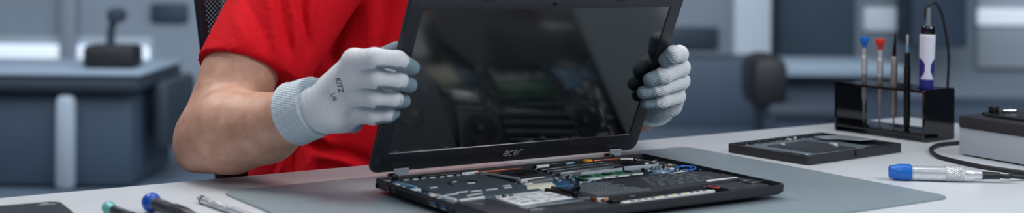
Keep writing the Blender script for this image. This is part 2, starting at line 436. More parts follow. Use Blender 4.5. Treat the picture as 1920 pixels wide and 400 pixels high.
# hard drive
hx = Matrix.Translation((0, 0, 0))
b = MB(); b.prism(rrect(.060, -.209, .143, -.145, .003), .007, .0142, .0006); hd = b.build('hard_drive', M['slate'], lap)
b = MB(); b.prism([(.0675, -.2005), (.1385, -.1905), (.1395, -.1495), (.0665, -.1535)], .0142, .0149); lb = b.build('paper_label', M['white'], hd)
b = MB()
for k in range(46):
    x = random.uniform(.072, .134); y = random.uniform(-.192, -.156); b.box((x, y, .01495), (random.uniform(.002, .010), random.uniform(.0008, .0026), .00012))
b.build('label_print', M['ink'], lb)
b = MB(); b.box((.101, -.2065, .0143), (.080, .0022, .0012), .0003); b.build('drive_rail', M['tin'], hd)
b = MB()
for k in range(7): b.box((.070+k*.0045, -.1478, .0150), (.0026, .0036, .0016), .0003, mi=[0, 0, 2, 0, 1, 0, 0][k])
b.box((.112, -.1465, .0150), (.034, .0026, .0014), .0003, mi=0)
b.build('drive_connector', [M['slot'], M['pcb_green'], M['black']], hd)
# palm rest area at the front left
b = MB(); b.prism([(.018, -.232), (.018, -.150), (.054, -.148), (.060, -.210), (.130, -.214), (.140, -.240), (.060, -.246)], .009, .0150, .0006); b.build('speaker_box', M['charcoal'], lap)
b = MB(); b.prism([(.092, -.238), (.092, -.215), (.140, -.215), (.150, -.238)], .0090, .0156, .001); b.build('touchpad_bracket', M['charcoal'], lap)
def latch(cx, cy, w, d, rz=0):
    b = MB(); z = .0163
    for (ax, ay, sx, sy) in ((0, d/2, w, .0016), (0, -d/2, w, .0016), (w/2, 0, .0016, d), (-w/2, 0, .0016, d)): b.box((ax, ay, 0), (sx, sy, .0016), .0003)
    o = b.build('silver_latch', M['silver'], lap, (cx, cy, z)); o.rotation_euler = (0, 0, rz)
    b = MB(); b.box((0, 0, -.0004), (w-.001, d-.001, .001)); b.build('latch_recess', M['gasket'], o)
latch(.0665, -.2275, .0215, .0125, .03); latch(.3715, -.2165, .021, .0145, .03)
# battery
bp_ = [(.150, -.2065), (.150, -.1860), (.196, -.126), (.352, -.121), (.374, -.142), (.374, -.193), (.352, -.199), (.250, -.2055)]
b = MB(); b.prism(bp_[::-1], .0085, .0162, .0009); bt = b.build('battery', M['batt'], lap)
b = MB()
for r in range(13):
    y = -.200 + r*.0054
    x = .164 + max(0, r-6)*.0042; xe = .222 + 6*math.sin(r*1.9)*.001 + (.012 if r < 4 else 0)
    while x < xe:
        w = random.uniform(.0012, .0042); b.box((x+w/2, y, .01632), (w, .0021, .00012)); x += w+.0010
b.build('fine_print', M['print'], bt)
b = MB()
for r in range(6):
    y = -.184 + r*.0098; x = .252+.004*r
    while x < .342:
        w = random.uniform(.004, .011); b.box((x+w/2, y+random.uniform(-.0006, .0006), .01632), (w, .0013+.0006*random.random(), .00012), rz=random.uniform(-.08, .08)); x += w+random.uniform(.002, .007)
b.build('warning_print', M['print'], bt)
b = MB(); b.prism([(.324, -.1935), (.383-.011, -.1895), (.3735, -.1855), (.326, -.1855)], .0162, .0165); b.build('white_strip', M['white'], bt)
b = MB(); b.prism([(.366, -.200), (.366, -.190), (.3785, -.150), (.379, -.205)], .009, .0158, .0006); b.build('corner_bracket', M['charcoal'], lap)
b = MB(); b.prism([(.318, -.236), (.318, -.204), (.360, -.204), (.377, -.206), (.377, -.236)], .009, .0150, .0006); b.build('palm_bracket', M['charcoal'], lap)
# front ribbon and its marks
b = MB(); b.prism([(.168, -.243), (.168, -.235), (.292, -.226), (.300, -.232)], .0120, .0152, .0005); rb = b.build('light_strip', M['slot'], lap)
for k in range(12):
    b = MB(); t = k/11; b.box((.180+t*.106, -.2400+t*.0095, .0154), (.0056, .0026, .0006), .0001, rz=.08); b.build('strip_mark', M['yellow'] if k in (4, 6, 8) else M['black'], rb)
b = MB(); b.box((.166, -.226, .0145), (.012, .010, .004), .0008, mi=0); b.box((.158, -.222, .0155), (.008, .006, .003), .001, mi=1); b.lathe([(.0034, 0), (.0034, .003), (.002, .0032)], (.149, -.214, .0145), mi=1, seg=16); b.build('copper_connector', [M['black'], M['copper']], lap)
b = MB(); b.box((.305, -.222, .0145), (.010, .012, .004), .0006, mi=0); b.box((.305, -.218, .0165), (.006, .003, .0012), .0003, mi=1); b.box((.306, -.229, .0165), (.006, .0035, .0012), .0003, mi=1); b.build('coral_plug', [M['black'], M['red_cap']], lap)
# mother board with fans, heat pipes, memory
b = MB(); b.prism([(.134, -.098), (.134, -.006), (.374, -.006), (.374, -.124), (.196, -.124), (.170, -.134), (.138, -.134)][::-1], .0095, .0112); mb = b.build('mother_board', M['pcb_dark'], lap)
cm = [M['pcb_blue'], M['tin'], M['black'], M['slot'], M['copper'], M['cyan']]
def clutter(name, n, x0, x1, y0, y1, pal, z=.0112, zmax=.0045, k_=1.0):
    for k in range(n):
        b = MB(); sx, sy = random.uniform(.002, .008)*k_, random.uniform(.0015, .005)*k_; h = random.uniform(.001, zmax)
        x, y = random.uniform(x0, x1), random.uniform(y0, y1)
        b.box((x, y, z+h/2), (sx, sy, h), .0003, rz=random.choice((0, 0, .2, -.3)))
        b.build(name, random.choice(pal), mb)
clutter('chip', 34, .136, .196, -.126, -.076, [M['pcb_blue'], M['slot'], M['black'], M['tin']], .0112, .0034, .7)
clutter('chip', 40, .186, .222, -.098, -.060, [M['pcb_blue'], M['tin'], M['slot'], M['black'], M['cyan']], .0112, .0034, .6)
clutter('connector', 44, .318, .368, -.118, -.068, [M['cyan'], M['tin'], M['slot'], M['pcb_blue'], M['black']])
clutter('capacitor', 34, .340, .374, -.090, -.008, [M['tin'], M['slot'], M['black'], M['copper']], .0120, .0050)
clutter('connector', 24, .225, .300, -.018, -.004, [M['black'], M['tin'], M['cyan'], M['black']], .0125, .0045)
b = MB(); b.prism([(.308, -.126), (.322, -.088), (.352, -.092), (.350, -.122)][::-1], .0112, .0142, .0004); b.build('blue_module', mat('pale_blue_board', (92, 134, 168), .3, var=.2, nscale=400, rgb2=(140, 176, 200)), lap)
b = MB(); b.tube(catmull([(.350, -.104, .0165), (.366, -.100, .0175), (.374, -.112, .0172), (.362, -.122, .0166), (.352, -.116, .0165)]), .0012, 8); b.build('blue_cable', M['blue_cap'], lap)
b = MB(); b.prism([(.157, -.124), (.168, -.098), (.196, -.101), (.184, -.126)][::-1], .0112, .0146, .0004); b.build('blue_daughter_board', M['pcb_blue'], lap)
b = MB(); b.prism([(.121, -.1295), (.137, -.103), (.170, -.106), (.158, -.132)][::-1], .0112, .0158, .0006); b.build('cream_tape_pad', M['cream'], lap)
b = MB(); b.prism([(.146, -.096), (.152, -.082), (.186, -.075), (.184, -.088)][::-1], .0115, .0165, .0008); b.build('silver_clip', M['tin'], lap)
# fans
def fan(pts, c, r, name):
    b = MB(); b.prism(pts, .0098, .0150, .001)
    b.ring(c, r, r+.0022, .0150, .0162, 40, 0)
    f = b.build(name, M['charcoal'], lap)
    g = MB(); g.lathe([(r*.30, .0150), (r*.30, .0160), (r*.22, .0166)], (c[0], c[1], 0), seg=24); g.lathe([(r, .0149), (r, .01515)], (c[0], c[1], 0), seg=32)
    for k in range(17):
        a = 2*PI*k/17
        g.box((0, 0, 0), (r*.62, .0009, .0012), .0002, X=Matrix.Translation((c[0]+math.cos(a)*r*.62, c[1]+math.sin(a)*r*.62, .01565)) @ Matrix.Rotation(a+.5, 4, 'Z'))
    g.build('fan_rotor', M['black'], f)
    for (sx, sy) in ((pts[0][0], pts[0][1]), (pts[2][0], pts[2][1])):
        s = MB(); s.lathe([(.0016, .015), (.0016, .0162), (.001, .0165)], (sx*.94+c[0]*.06, sy*.94+c[1]*.06, 0), seg=12); s.build('screw', M['tin'], f)
fan([(.134, -.010), (.146, -.068), (.206, -.060), (.212, -.014)], (.172, -.036), .021, 'cooling_fan')
fan([(.304, -.012), (.304, -.062), (.352, -.066), (.358, -.012)], (.331, -.036), .020, 'cooling_fan')
for k in range(3):
    b = MB(); y = -.024-k*.0135; b.tube(catmull([(.204, y-.004, .0158), (.232, y-.003, .0164), (.268, y+.001, .0164), (.308, y+.004, .0160)]), .0046, 10, flat=((0, 0, 1), .42)); b.build('heat_pipe', M['charcoal'], lap)
b = MB(); b.box((.160, -.0065, .0150), (.066, .0040, .0030), .0004); b.build('copper_strip', M['copper'], lap)
b = MB(); b.box((.326, -.0048, .0150), (.060, .0036, .0032), .0004); b.build('copper_strip', M['copper'], lap)
b = MB(); b.prism([(.286, -.012), (.283, -.006), (.290, -.001), (.297, -.004), (.296, -.010)][::-1], .0160, .0185, .0008); b.build('amber_sticker', M['amber'], lap)
# memory module
b = MB(); b.prism([(.217, -.104), (.217, -.079), (.300, -.076), (.300, -.101)][::-1], .0130, .0146, .0002); mm = b.build('memory_module', M['pcb_green'], lap)
for k in range(7):
    b = MB(); b.box((.226+k*.0108, -.0895+k*.0004, .0150), (.0075, .0100, .0012), .0002); b.build('memory_chip', M['pcb_green'] if k % 3 else M['black'], mm)
b = MB()
for k in range(16): b.box((.221+k*.0050, -.0810+.0002*k, .0149), (.0014, .0012, .0007), mi=k % 2)
b.build('solder_row', [M['tin'], M['cyan']], mm)
b = MB(); b.box((.258, -.1065, .0150), (.084, .0022, .0030), .0003, rz=.03); b.build('module_clip', M['tin'], lap)
for k in range(4):
    b = MB(); b.box((.224+k*.021, -.1145+k*.0011, .0158), (.016, .0024, .0012), .0003, rz=.03); b.build('white_tab', M['slot'], lap)
# long black parts along the back edge
for x0, x1 in ((.056, .128), (.215, .300)):
    b = MB(); b.box(((x0+x1)/2, -.0058, .0152), (x1-x0, .0050, .0052), .0008); b.build('cable_guide', M['black'], lap)
for k in range(16):
    t = random.random(); b = MB(); z = .0166
    b.lathe([(.0017, 0), (.0017, .0010), (.0009, .0012)], random.choice(((.045+.08*t, -.0045, z), (.372, -.01-.17*t, z-.001), (.17+.15*t, -.2195+.005*t, z-.0015), (.16+.2*t, -.1215, z-.001))), seg=12); b.build('screw', random.choice((M['tin'], M['copper'], M['tin'])), lap)
for (x0, y0, x1, y1, wd, h, mm_) in (
    (.150, -.0715, .186, -.0665, .0022, .0040, 'slot'), (.138, -.098, .150, -.094, .004, .004, 'slot'), (.146, -.086, .158, -.083, .003, .0045, 'slot'),
    (.204, -.020, .300, -.012, .0012, .0052, 'hinge'), (.206, -.0335, .302, -.0245, .0009, .0056, 'hinge'), (.208, -.047, .300, -.0385, .0009, .0056, 'hinge'), (.212, -.0615, .296, -.053, .0012, .0052, 'tin'),  # pale strips that paint the line highlights on the heat pipe edges
    (.134, -.0095, .150, -.0690, .0012, .0058, 'hinge'), (.304, -.0635, .352, -.0675, .0012, .0056, 'hinge'), (.139, -.1395, .139, -.186, .0040, .0060, 'black'), (.150, -.135, .150, -.180, .0040, .0064, 'black'),
    (.142, -.196, .150, -.206, .0050, .0050, 'tin'), (.154, -.212, .166, -.216, .0035, .0050, 'slot'), (.236, -.0690, .300, -.0655, .0014, .0050, 'hinge'),
    (.322, -.128, .352, -.124, .0022, .0054, 'slot'), (.298, -.118, .322, -.128, .0024, .0052, 'pcb_blue'), (.336, -.014, .354, -.016, .0030, .0060, 'slot'), (.356, -.030, .360, -.052, .0030, .0055, 'tin'),
    (.364, -.050, .368, -.086, .0026, .0055, 'tin'), (.196, -.1225, .206, -.128, .0026, .0052, 'slot'), (.210, -.1195, .222, -.1180, .0020, .0052, 'cyan'), (.110, -.0075, .132, -.0066, .0030, .0062, 'slot'), (.214, -.0085, .232, -.0075, .0030, .0065, 'slot'), (.256, -.010, .268, -.0092, .0026, .0066, 'cyan'),
    (.024, -.150, .056, -.146, .0030, .0056, 'slot'), (.020, -.158, .034, -.180, .0022, .0056, 'tin'), (.016, -.100, .022, -.146, .0030, .0056, 'slot'), (.018, -.020, .022, -.060, .0026, .0056, 'cyan')):
    L = math.hypot(x1-x0, y1-y0); b = MB()
    b.box(((x0+x1)/2, (y0+y1)/2, .0112+h/2), (L, wd, h), .0004, rz=math.atan2(y1-y0, x1-x0)); b.build('bracket_or_glint_strip', M[mm_], lap)
# hinges: from the base up in front of the lid's lower edge
LA = -.447418
ld = Vector((0, math.sin(LA), math.cos(LA))); ln = Vector((0, -math.cos(LA), math.sin(LA)))
LH0 = Vector((0, .01354, .02069))
LX = Matrix.Translation(LH0) @ Matrix(((1, 0, 0, 0), (0, ld.y, ln.y, 0), (0, ld.z, ln.z, 0), (0, 0, 0, 1)))   # local (a along, b up the lid, n out of its face)
for x0, x1 in ((.0295, .0485), (.3360, .3540)):
    b = MB()
    b.loops([[(x0+s, .0066, .0022), (x1+s, .0066, .0022), (x1+s, .0066, .0042), (x0+s, .0066, .0042)] for s in (0,)] +
            [[(x0+.001, -.004, .0026), (x1+.001, -.004, .0026), (x1+.001, -.004, .0050), (x0+.001, -.004, .0050)],
             [(x0+.003, -.0125, .0060), (x1+.003, -.0125, .0060), (x1+.003, -.0105, .0090), (x0+.003, -.0105, .0090)]])
    b.build('hinge', M['hinge'], lap, X=LX)
    b = MB(); b.box(((x0+x1)/2-.013, .004, .0175), (.008, .012, .007), .001); b.build('hinge_knuckle', M['black'], lap)
# the lid
LT = .2300; SX0, SX1, SY0, SY1 = .0181, .3635, .0256, .2094
ro_ = rrect(0, 0, LW, LT, .012, 7); 
def ring_loop(i, n): return [(p[0], p[1], n) for p in rrect(i, i, LW-i, LT-i, max(.012-i*.6, .002), 7)]
b = MB()
inner = [(p[0], p[1], 0.0) for p in rrect(SX0, SY0, SX1, SY1, .0004, 7)]
inner2 = [(p[0], p[1], -.0012) for p in rrect(SX0, SY0, SX1, SY1, .0004, 7)]
b.loops([ring_loop(.014, -.0078), ring_loop(.003, -.0070), ring_loop(0, -.0045), ring_loop(0, -.0026), ring_loop(.0009, -.0020), ring_loop(.0014, -.0004), ring_loop(.0024, 0.0), inner, inner2], X=LX)
lid = b.build('screen_lid', M['lid'], lap)
b = MB(); b.prism(rrect(SX0+.0007, SY0+.0008, SX1-.0016, SY1-.0002, .0003), -.0014, -.0006, 0, X=LX); b.build('screen_panel', M['screen'], lid)
b = MB(); b.box(((SX0+SX1)/2, SY0+.0002, -.0002), (SX1-SX0-.002, .0012, .0008), .0002, X=LX); b.build('bezel_edge', M['silver'], lid)
b = MB(); b.box((SX1-.0010, (SY0+SY1)/2, -.0009), (.0017, SY1-SY0-.001, .0010), 0, X=LX); b.build('gasket_strip', M['gasket'], lid)
b = MB(); b.lathe([(.0036, -.0004), (.0036, .0003), (.0028, .0005)], (0, 0, 0), seg=24); b.bm.transform(LX @ Matrix.Translation((.1905, .2168, 0))); wc = b.build('webcam', M['black_gloss'], lid)
b = MB(); b.lathe([(.0018, .0004), (.0016, .0009), (.0006, .0011)], seg=16); b.bm.transform(LX @ Matrix.Translation((.1905, .2168, 0))); b.build('webcam_lens', M['blade'], wc)
for a in (.1818, .2165):
    b = MB(); b.lathe([(.0007, -.0002), (.0007, .0003)], seg=10); b.bm.transform(LX @ Matrix.Translation((a, .2165, 0))); b.build('sensor_dot', M['gasket'], lid)
for a, bb, w in ((.099, .2228, .015), (.284, .2203, .015), (.104, .0064, .0105), (.277, .0073, .0105)):
    b = MB(); b.box((a, bb, .0003), (w, .0022, .0012), .0004, X=LX); b.build('rubber_bumper', M['rubber'], lid)
# the maker's word mark, drawn with strokes
def stroke(pts, mb_, w, X):
    mb_.tube([X @ Vector((x+.22*y, y, 0)) for x, y in pts], w, 8, flat=((X.to_3x3() @ Vector((0, 0, 1))), .45))
b = MB(); S = LX @ Matrix.Translation((.1762, .0098, .0004)) @ Matrix.Diagonal((.0072, .0066, 1, 1)); w = .00062
def arc_pts(cx, cy, rx, ry, a0, a1, n=12): return [(cx+rx*math.cos(math.radians(a0+(a1-a0)*k/n)), cy+ry*math.sin(math.radians(a0+(a1-a0)*k/n))) for k in range(n+1)]
stroke([(.12, .95), (.5, .97)] + arc_pts(.55, .72, .25, .25, 90, 0, 5) + [(.80, .05)], b, w, S)
stroke([(.78, .55), (.35, .55)] + arc_pts(.30, .29, .26, .26, 90, 270, 8) + [(.55, .03), (.78, .10)], b, w, S)
stroke([(1.72, .96), (1.42, .96)] + arc_pts(1.40, .5, .38, .46, 95, 265, 10) + [(1.42, .03), (1.68, .03)], b, w, S)
stroke([(1.98, .46), (2.62, .52)] + arc_pts(2.32, .56, .31, .40, 0, 180, 10) + arc_pts(2.32, .5, .31, .46, 180, 270, 6) + [(2.58, .04)], b, w, S)
stroke([(2.92, 0), (2.94, .62)] + arc_pts(3.22, .62, .28, .35, 180, 90, 5) + [(3.52, 1.0)], b, w, S)
b.build('word_mark', M['logo'], lid)

# ================================================================== TOOL RACK
RU = Vector((.600, -.800, 0)); RV = Vector((.800, .600, 0)); RA = Vector((.509, 2.057, TZ))
rrz = math.atan2(RU.y, RU.x)              # local x along the rack, local y = away from the open front (RV)
RL, RD, RHt = .166, .074, .0775
rk = thing('tool_rack', 'glossy black acrylic tool rack standing on the table behind the stripped tray', 'rack', RA, rrz)
for x in (.002, RL-.002):
    b = MB(); b.prism(rrect(0, 0, RD, RHt, .004, 4), -.002, .002, 0, X=Matrix.Translation((x, 0, .0002)) @ Matrix(((0, 0, 1, 0), (1, 0, 0, 0), (0, 1, 0, 0), (0, 0, 0, 1)))); b.build('end_panel', M['black_gloss'], rk)
TOOLX = (.033, .063, .089, .113, .1445)
HR = (.0062, .0062, .0066, .0062, .0128)
def holed_plate(z0, z1, name, holes):
    # a plate with round holes: strips of cells, each with a hole bridged to its outline
    b = MB(); n = 24
    xs = [.004] + [ (holes[i][0]+holes[i+1][0])/2 if False else None for i in range(0)]
    edges = [.004]
    for i in range(len(holes)-1): edges.append((holes[i][0]+holes[i][2] + holes[i+1][0]-holes[i+1][2])/2)
    edges.append(RL-.004)
    for (hx_, hy_, hr_), x0, x1 in zip(holes, edges[:-1], edges[1:]):
        ang = [2*PI*k/n for k in range(n)]
        inn = [(hx_+hr_*math.cos(a), hy_+hr_*math.sin(a)) for a in ang]
        out = []
        for a in ang:
            dx, dy = math.cos(a), math.sin(a)
            t = min((x1-hx_)/dx if dx > 1e-6 else 9, (x0-hx_)/dx if dx < -1e-6 else 9, (RD-hy_)/dy if dy > 1e-6 else 9, (0-hy_)/dy if dy < -1e-6 else 9)
            out.append([hx_+dx*t, hy_+dy*t])
        for c_ in ((x0, 0), (x1, 0), (x0, RD), (x1, RD)):
            j = min(range(n), key=lambda q: (out[q][0]-c_[0])**2+(out[q][1]-c_[1])**2); out[j] = list(c_)
        b.loops([[(p[0], p[1], z0) for p in inn], [(p[0], p[1], z0) for p in out], [(p[0], p[1], z1) for p in out], [(p[0], p[1], z1) for p in inn], [(p[0], p[1], z0) for p in inn]], 0, False, False)
    return b.build(name, M['black_gloss'], rk)
HY = .030
holed_plate(RHt-.0048, RHt-.0008, 'top_shelf', [(x, HY, r) for x, r in zip(TOOLX, HR)])
b = MB(); b.box((RL/2, RD/2, .0100), (RL-.008, RD, .004), .0004); b.build('bottom_shelf', M['black_gloss'], rk)
def rackp(x, z, y=HY): return RA + RU*x + RV*y + Vector((0, 0, z))
ZS = .0124
def rack_tool(name, label, cat, x, lean=(0, 0)):
    return thing(name, label, cat, rackp(x, ZS), rrz)
TILT = Matrix.Rotation(math.radians(-1.5), 4, 'X') 
def precision_driver(capm, label, x, top):
    t = rack_tool('precision_screwdriver', label, 'screwdriver', x); t['group'] = 'precision screwdrivers in the rack'; H = top-ZS
    b = MB(); b.lathe([(.0006, 0), (.0012, .003), (.0014, .030), (.0030, .038), (.0040, .042), (.0040, H-.030)], seg=20); b.build('shaft', M['steel_warm'], t)
    b = MB(); b.lathe([(.0040, H-.060), (.0046, H-.059), (.0046, H-.031), (.0036, H-.030), (.0032, H-.016)], seg=20)
    for k in range(12): b.ring((0, 0), .0044, .0049, H-.058+k*.0022, H-.057+k*.0022, 20)
    b.build('grip', M['steel'], t)
    b = MB(); b.lathe([(.0036, H-.0170), (.0038, H-.0130), (.0046, H-.0108), (.0063, H-.0088), (.0068, H-.0070), (.0068, H-.0022), (.0064, H-.0006), (.0054, H), (.0044, H-.0002), (.0040, H-.0008)], seg=28); b.build('swivel_cap', capm, t)
precision_driver(M['blue_cap'], 'thin steel screwdriver with a light blue cap, leftmost tool in the black rack', TOOLX[0], .1485)
precision_driver(M['red_cap'], 'thin steel screwdriver with a red cap standing in the black rack', TOOLX[1], .1470)
t = rack_tool('scalpel', 'slim steel scalpel with dark pointed blade up, standing in the black rack', 'knife', TOOLX[2]); H = .158-ZS
b = MB(); b.lathe([(.0012, 0), (.0013, .018), (.0060, .0188), (.0060, .0205), (.0055, .021), (.0052, .060), (.0050, H-.040), (.0036, H-.037)], seg=22); b.build('handle', M['steel_warm'], t)
b = MB(); b.loops([[(-.0032, -.0006, H-.038), (.0032, -.0006, H-.038), (.0032, .0006, H-.038), (-.0032, .0006, H-.038)], [(-.0030, -.0006, H-.030), (.0034, -.0006, H-.030), (.0034, .0006, H-.030), (-.0030, .0006, H-.030)], [(-.0006, -.0004, H-.014), (.0030, -.0004, H-.014), (.0030, .0004, H-.014), (-.0006, .0004, H-.014)], [(.0008, -.0003, H), (.0014, -.0003, H), (.0014, .0003, H), (.0008, .0003, H)]]); b.build('blade', M['blade'], t)
t = rack_tool('probe', 'black slim probe with a small metal hook tip, standing in the black rack', 'probe', TOOLX[3]); H = .156-ZS
b = MB(); b.lathe([(.0030, 0), (.0046, .002), (.0050, .020), (.0050, .070), (.0050, H-.050), (.0042, H-.046), (.0042, H-.028), (.0036, H-.0272)], seg=22)
b.ring((0, 0), .0040, .0047, H-.042, H-.040, 22); b.ring((0, 0), .0046, .0053, H-.053, H-.051, 22)
b.build('handle', M['black'], t)
b = MB(); b.lathe([(.0024, H-.028), (.0022, H-.016)], seg=14); b.build('tip_sleeve', mat('pale_blue_sleeve', (112, 170, 200), .4), t)
b = MB(); b.lathe([(.0016, H-.017), (.0018, H-.010), (.0022, H-.004), (.0014, H), (.0004, H+.0004)], seg=14); b.build('hook_tip', M['steel'], t)
# white and blue iron with its cable
t = rack_tool('soldering_pen', 'white and blue soldering pen with a looping black cord in the black rack', 'soldering iron', TOOLX[4]); 
axd = Vector((.030, 0, 1)).normalized()
def penmi(k, i):
    z = penz[k]; a = 2*PI*i/48
    if z < .079-ZS+.016: return 1
    if z < .126-ZS:
        u = (z-(.095-ZS))/(.031); half = .34+.75*(2*u-1)**2
        d = abs((a-PEN_A+PI) % (2*PI)-PI); return 0 if d < half or d > 2.2 else 1
    return 0
PEN_A = -.85
penprof = [(.0092, .0655), (.0098, .068)] + [(.0104+.0012*k/30, .070+k*.0026) for k in range(31)] + [(.0112, .1495), (.0104, .1505)]
penz = [p[1] for p in penprof]
penprof = [(r, z-.004) for r, z in penprof]
b = MB(); b.lathe(penprof, (0, 0, 0), axd, 48, mis=penmi); b.build('grip', [M['pen_white'], M['pen_blue']], t)
b = MB(); b.lathe([(.0018, .0004), (.0032, .006), (.0040, .030), (.0044, .066)], (0, 0, 0), axd, 20); b.build('nozzle', M['steel'], t)
b = MB(); b.lathe([(.0106, .1462), (.0110, .148), (.0110, .156), (.0096, .1585), (.004, .1590)], (0, 0, 0), axd, 32); b.build('collar', M['black_gloss'], t)
pt = axd*.158
R2L = Matrix.Rotation(-rrz, 4, 'Z')
def rl(px, py, Y): return R2L @ (at_depth(px, py, Y) - rackp(TOOLX[4], ZS))
YP = rackp(TOOLX[4], 0).y
b = MB(); b.tube(catmull([pt, rl(1735, 28, YP), rl(1738, 14, YP), rl(1746, 6, YP), rl(1757, 9, YP+.010), rl(1766, 28, YP+.022), rl(1772, 54, YP+.034), rl(1777, 84, YP+.042), rl(1779, 112, YP+.046), rl(1778, 140, YP+.048), rl(1777, 160, YP+.049), rl(1777, 200, YP+.049), rl(1779, 240, YP+.049)], 8), .0022, 10); b.build('cord', M['rubber'], t)
b = MB(); b.lathe([(.0040, .158), (.0034, .166), (.0027, .186)], (0, 0, 0), axd, 16); b.build('strain_relief', mat('clear_sleeve', (120, 130, 140), .25, var=.2), t)

# ================================================================== STRIPPED TRAY
TO = Vector((.300, 1.815, TZ)); TU = Vector((.618, -.786, 0)).normalized(); TV = Vector((-TU.y, TU.x, 0))
tr_rz = math.atan2(TU.y, TU.x)
tr = thing('drive_tray', 'stripped black drive tray with grey metal inside, lying in front of the tool rack', 'tray', TO, tr_rz)
TLx, TLy, THt = .142, .205, .0125
b = MB()
so = lambda i: rrect(i, i, TLx-i, TLy-i, max(.006-i, .001), 5)
b.loops([lay(so(.001), .0004), lay(so(0), .0014), lay(so(0), THt-.001), lay(so(.0008), THt), lay(so(.0040), THt), lay(so(.0044), THt-.0008), lay(so(.0046), .0035)]); b.build('frame', M['shell'], tr)
b = MB(); b.prism(rrect(.0052, .0052, TLx-.0052, .160, .002), .0035, .0098, .0004); pm = b.build('metal_plate', mat('grey_metal_plate', (128, 142, 152), .35, .55, var=.12, nscale=60), tr)
b = MB(); b.prism(rrect(.036, .040, .122, .128, .004), .0098, .0104, .0003); b.build('dark_panel', M['charcoal'], pm)
b = MB()
for k in range(9): b.box((.010+.002*math.sin(k), .020+k*.017, .0105), (.006, .010, .003), .0006, rz=.2*math.sin(k*2))
b.build('cable_run', M['black'], tr)
b = MB(); b.prism([(.024, .168), (.060, .162), (.132, .164), (.130, .188), (.110, .196), (.030, .190)], .0035, .0072, .0003); b.build('circuit_board', M['pcb_dark'], tr)
b = MB(); b.prism([(.030, .150), (.052, .144), (.064, .160), (.092, .172), (.098, .198), (.062, .203), (.040, .194), (.034, .170)], .0128, .0138, .0003); b.build('torn_foil', mat('crumpled_foil', (186, 196, 200), .35, .7, var=.15, nscale=90, bump=.5, bscale=120), tr)
for (x, y, sx, sy) in ((.044, .066, .006, .003), (.082, .128, .010, .004), (.094, .118, .006, .003), (.016, .112, .007, .003), (.010, .134, .004, .006), (.128, .012, .008, .003)):
    b = MB(); b.box((x, y, .0110), (sx, sy, .0020), .0005); b.build('solder_blob', M['slot'], tr)
b = MB(); b.box((.060, .0115, .0103), (.078, .0026, .0014), .0003); b.build('plate_slot', M['gasket'], pm)
b = MB(); b.box((.118, .0030, .0112), (.040, .0052, .0036), .0006); b.build('end_latch', M['shell_dark'], tr)
b = MB(); b.box((TLx+.0002, .100, .0082), (.0022, .0062, .0092), .0008); b.build('notch', M['gasket'], tr)
b = MB(); b.box((.1395, .150, .0124), (.0036, .050, .0022), .0006); b.build('connector_row', M['black'], tr)

# ================================================================== CONTROL BOX ON THE RIGHT
SO = on_table(1797, 291); SU = Vector((.476, -.880, 0)).normalized()
srz = math.atan2(SU.y, SU.x)
st = thing('control_unit', 'light grey control unit with a black lid at the right end of the table', 'control box', SO, srz)
b = MB(); b.box((.095, .066, .0205), (.19, .13, .037), .0012); b.build('housing', M['station'], st)
b = MB(); b.box((.095, .066, .0022), (.178, .118, .0042), .0008); b.build('base_foot', M['rubber'], st)
b = MB(); b.prism(rrect(-.0012, -.0008, .192, .133, .005, 4), .0392, .0555, .0035); b.build('lid', M['charcoal'], st)
b = MB(); b.prism([(.008, .036), (.008, .110), (.150, .110), (.150, .020), (.030, .020)][::-1], .0555, .0585, .0006); cr_ = b.build('cradle_plate', M['black'], st)
b = MB(); b.box((.020, .046, .0625), (.010, .011, .0085), .0012); b.build('cradle_post', M['black'], cr_)
b = MB(); b.box((.062, .078, .0605), (.010, .012, .0040), .0008); b.build('cradle_post', M['black'], cr_)
a0 = Vector((.036, .086, .0645)); a1 = Vector((.082, .066, .0660)); dd = a1-a0
fu = thing('metal_bit', 'small bright silver bit lying on top of the black control unit lid', 'bit', SO + Matrix.Rotation(srz, 3, 'Z') @ Vector((.032, .064, .0586)), srz)
b = MB(); b.lathe([(.0012, -.0110), (.0026, -.0100), (.0027, -.004), (.0028, .006), (.0022, .009), (.0008, .0115)], (0, 0, .0029), (.476, .88, .02), 20); b.build('shank', M['silver'], fu)
b = MB(); b.ring((0, 0), .0026, .0029, -.001, .001, 20, X=Matrix.Translation((0, 0, .0029)) @ Vector((0, 0, 1)).rotation_difference(Vector((.476, .88, .02))).to_matrix().to_4x4()); b.build('collar', M['steel'], fu)

# cord looping from behind the unit
cpts = [(1812, 262), (1797, 268), (1775, 270), (1757, 273), (1746, 279), (1748, 286), (1760, 294), (1785, 301), (1820, 309), (1860, 316), (1930, 325.5)]
b = MB(); b.tube(catmull([on_table(x, y, .0030) for x, y in cpts], 8), .0029, 10)
tag(b.build('power_cord', M['rubber'], None), 'black cord looping out from behind the light grey control unit', 'cord')

# ================================================================== HAND PIECE WITH BLUE TIP
h0 = on_table(1666, 338); h1 = on_table(1838, 342.5)
hd_ = (h1-h0).normalized(); hrz = math.atan2(hd_.y, hd_.x); HL = (h1-h0).length
hp = thing('engraving_pen', 'silver handpiece with a bright blue tip and knurled grip lying by the mat corner', 'hand tool', h0, hrz)
ax = (1, 0, 0); zc = .0100; k_ = HL/.1095
b = MB(); b.lathe([(.0060, 0), (.0078, .0015), (.0086, .006), (.0098, .012), (.0100, .014), (.0100, .0258), (.0094, .0266)], (0, 0, zc), ax, 32)
tipo = b.build('blue_tip', M['blue_cap'], hp)
b = MB(); b.box((.006, -.0080, zc+.002), (.012, .0022, .0060), .0008, rz=.25); b.build('tip_flat', M['blue_cap'], tipo)
b = MB(); b.lathe([(.0084, .026), (.0084, .0275), (.0088, .028), (.0088, .067)], (0, 0, zc-.0006), ax, 36); b.build('barrel', M['steel'], hp)
b = MB(); b.lathe([(.0092, .0665), (.0096, .0672), (.0096, .0868), (.0092, .0876)], (0, 0, zc-.0003), ax, 40); b.build('knurled_grip', M['knurl'], hp)
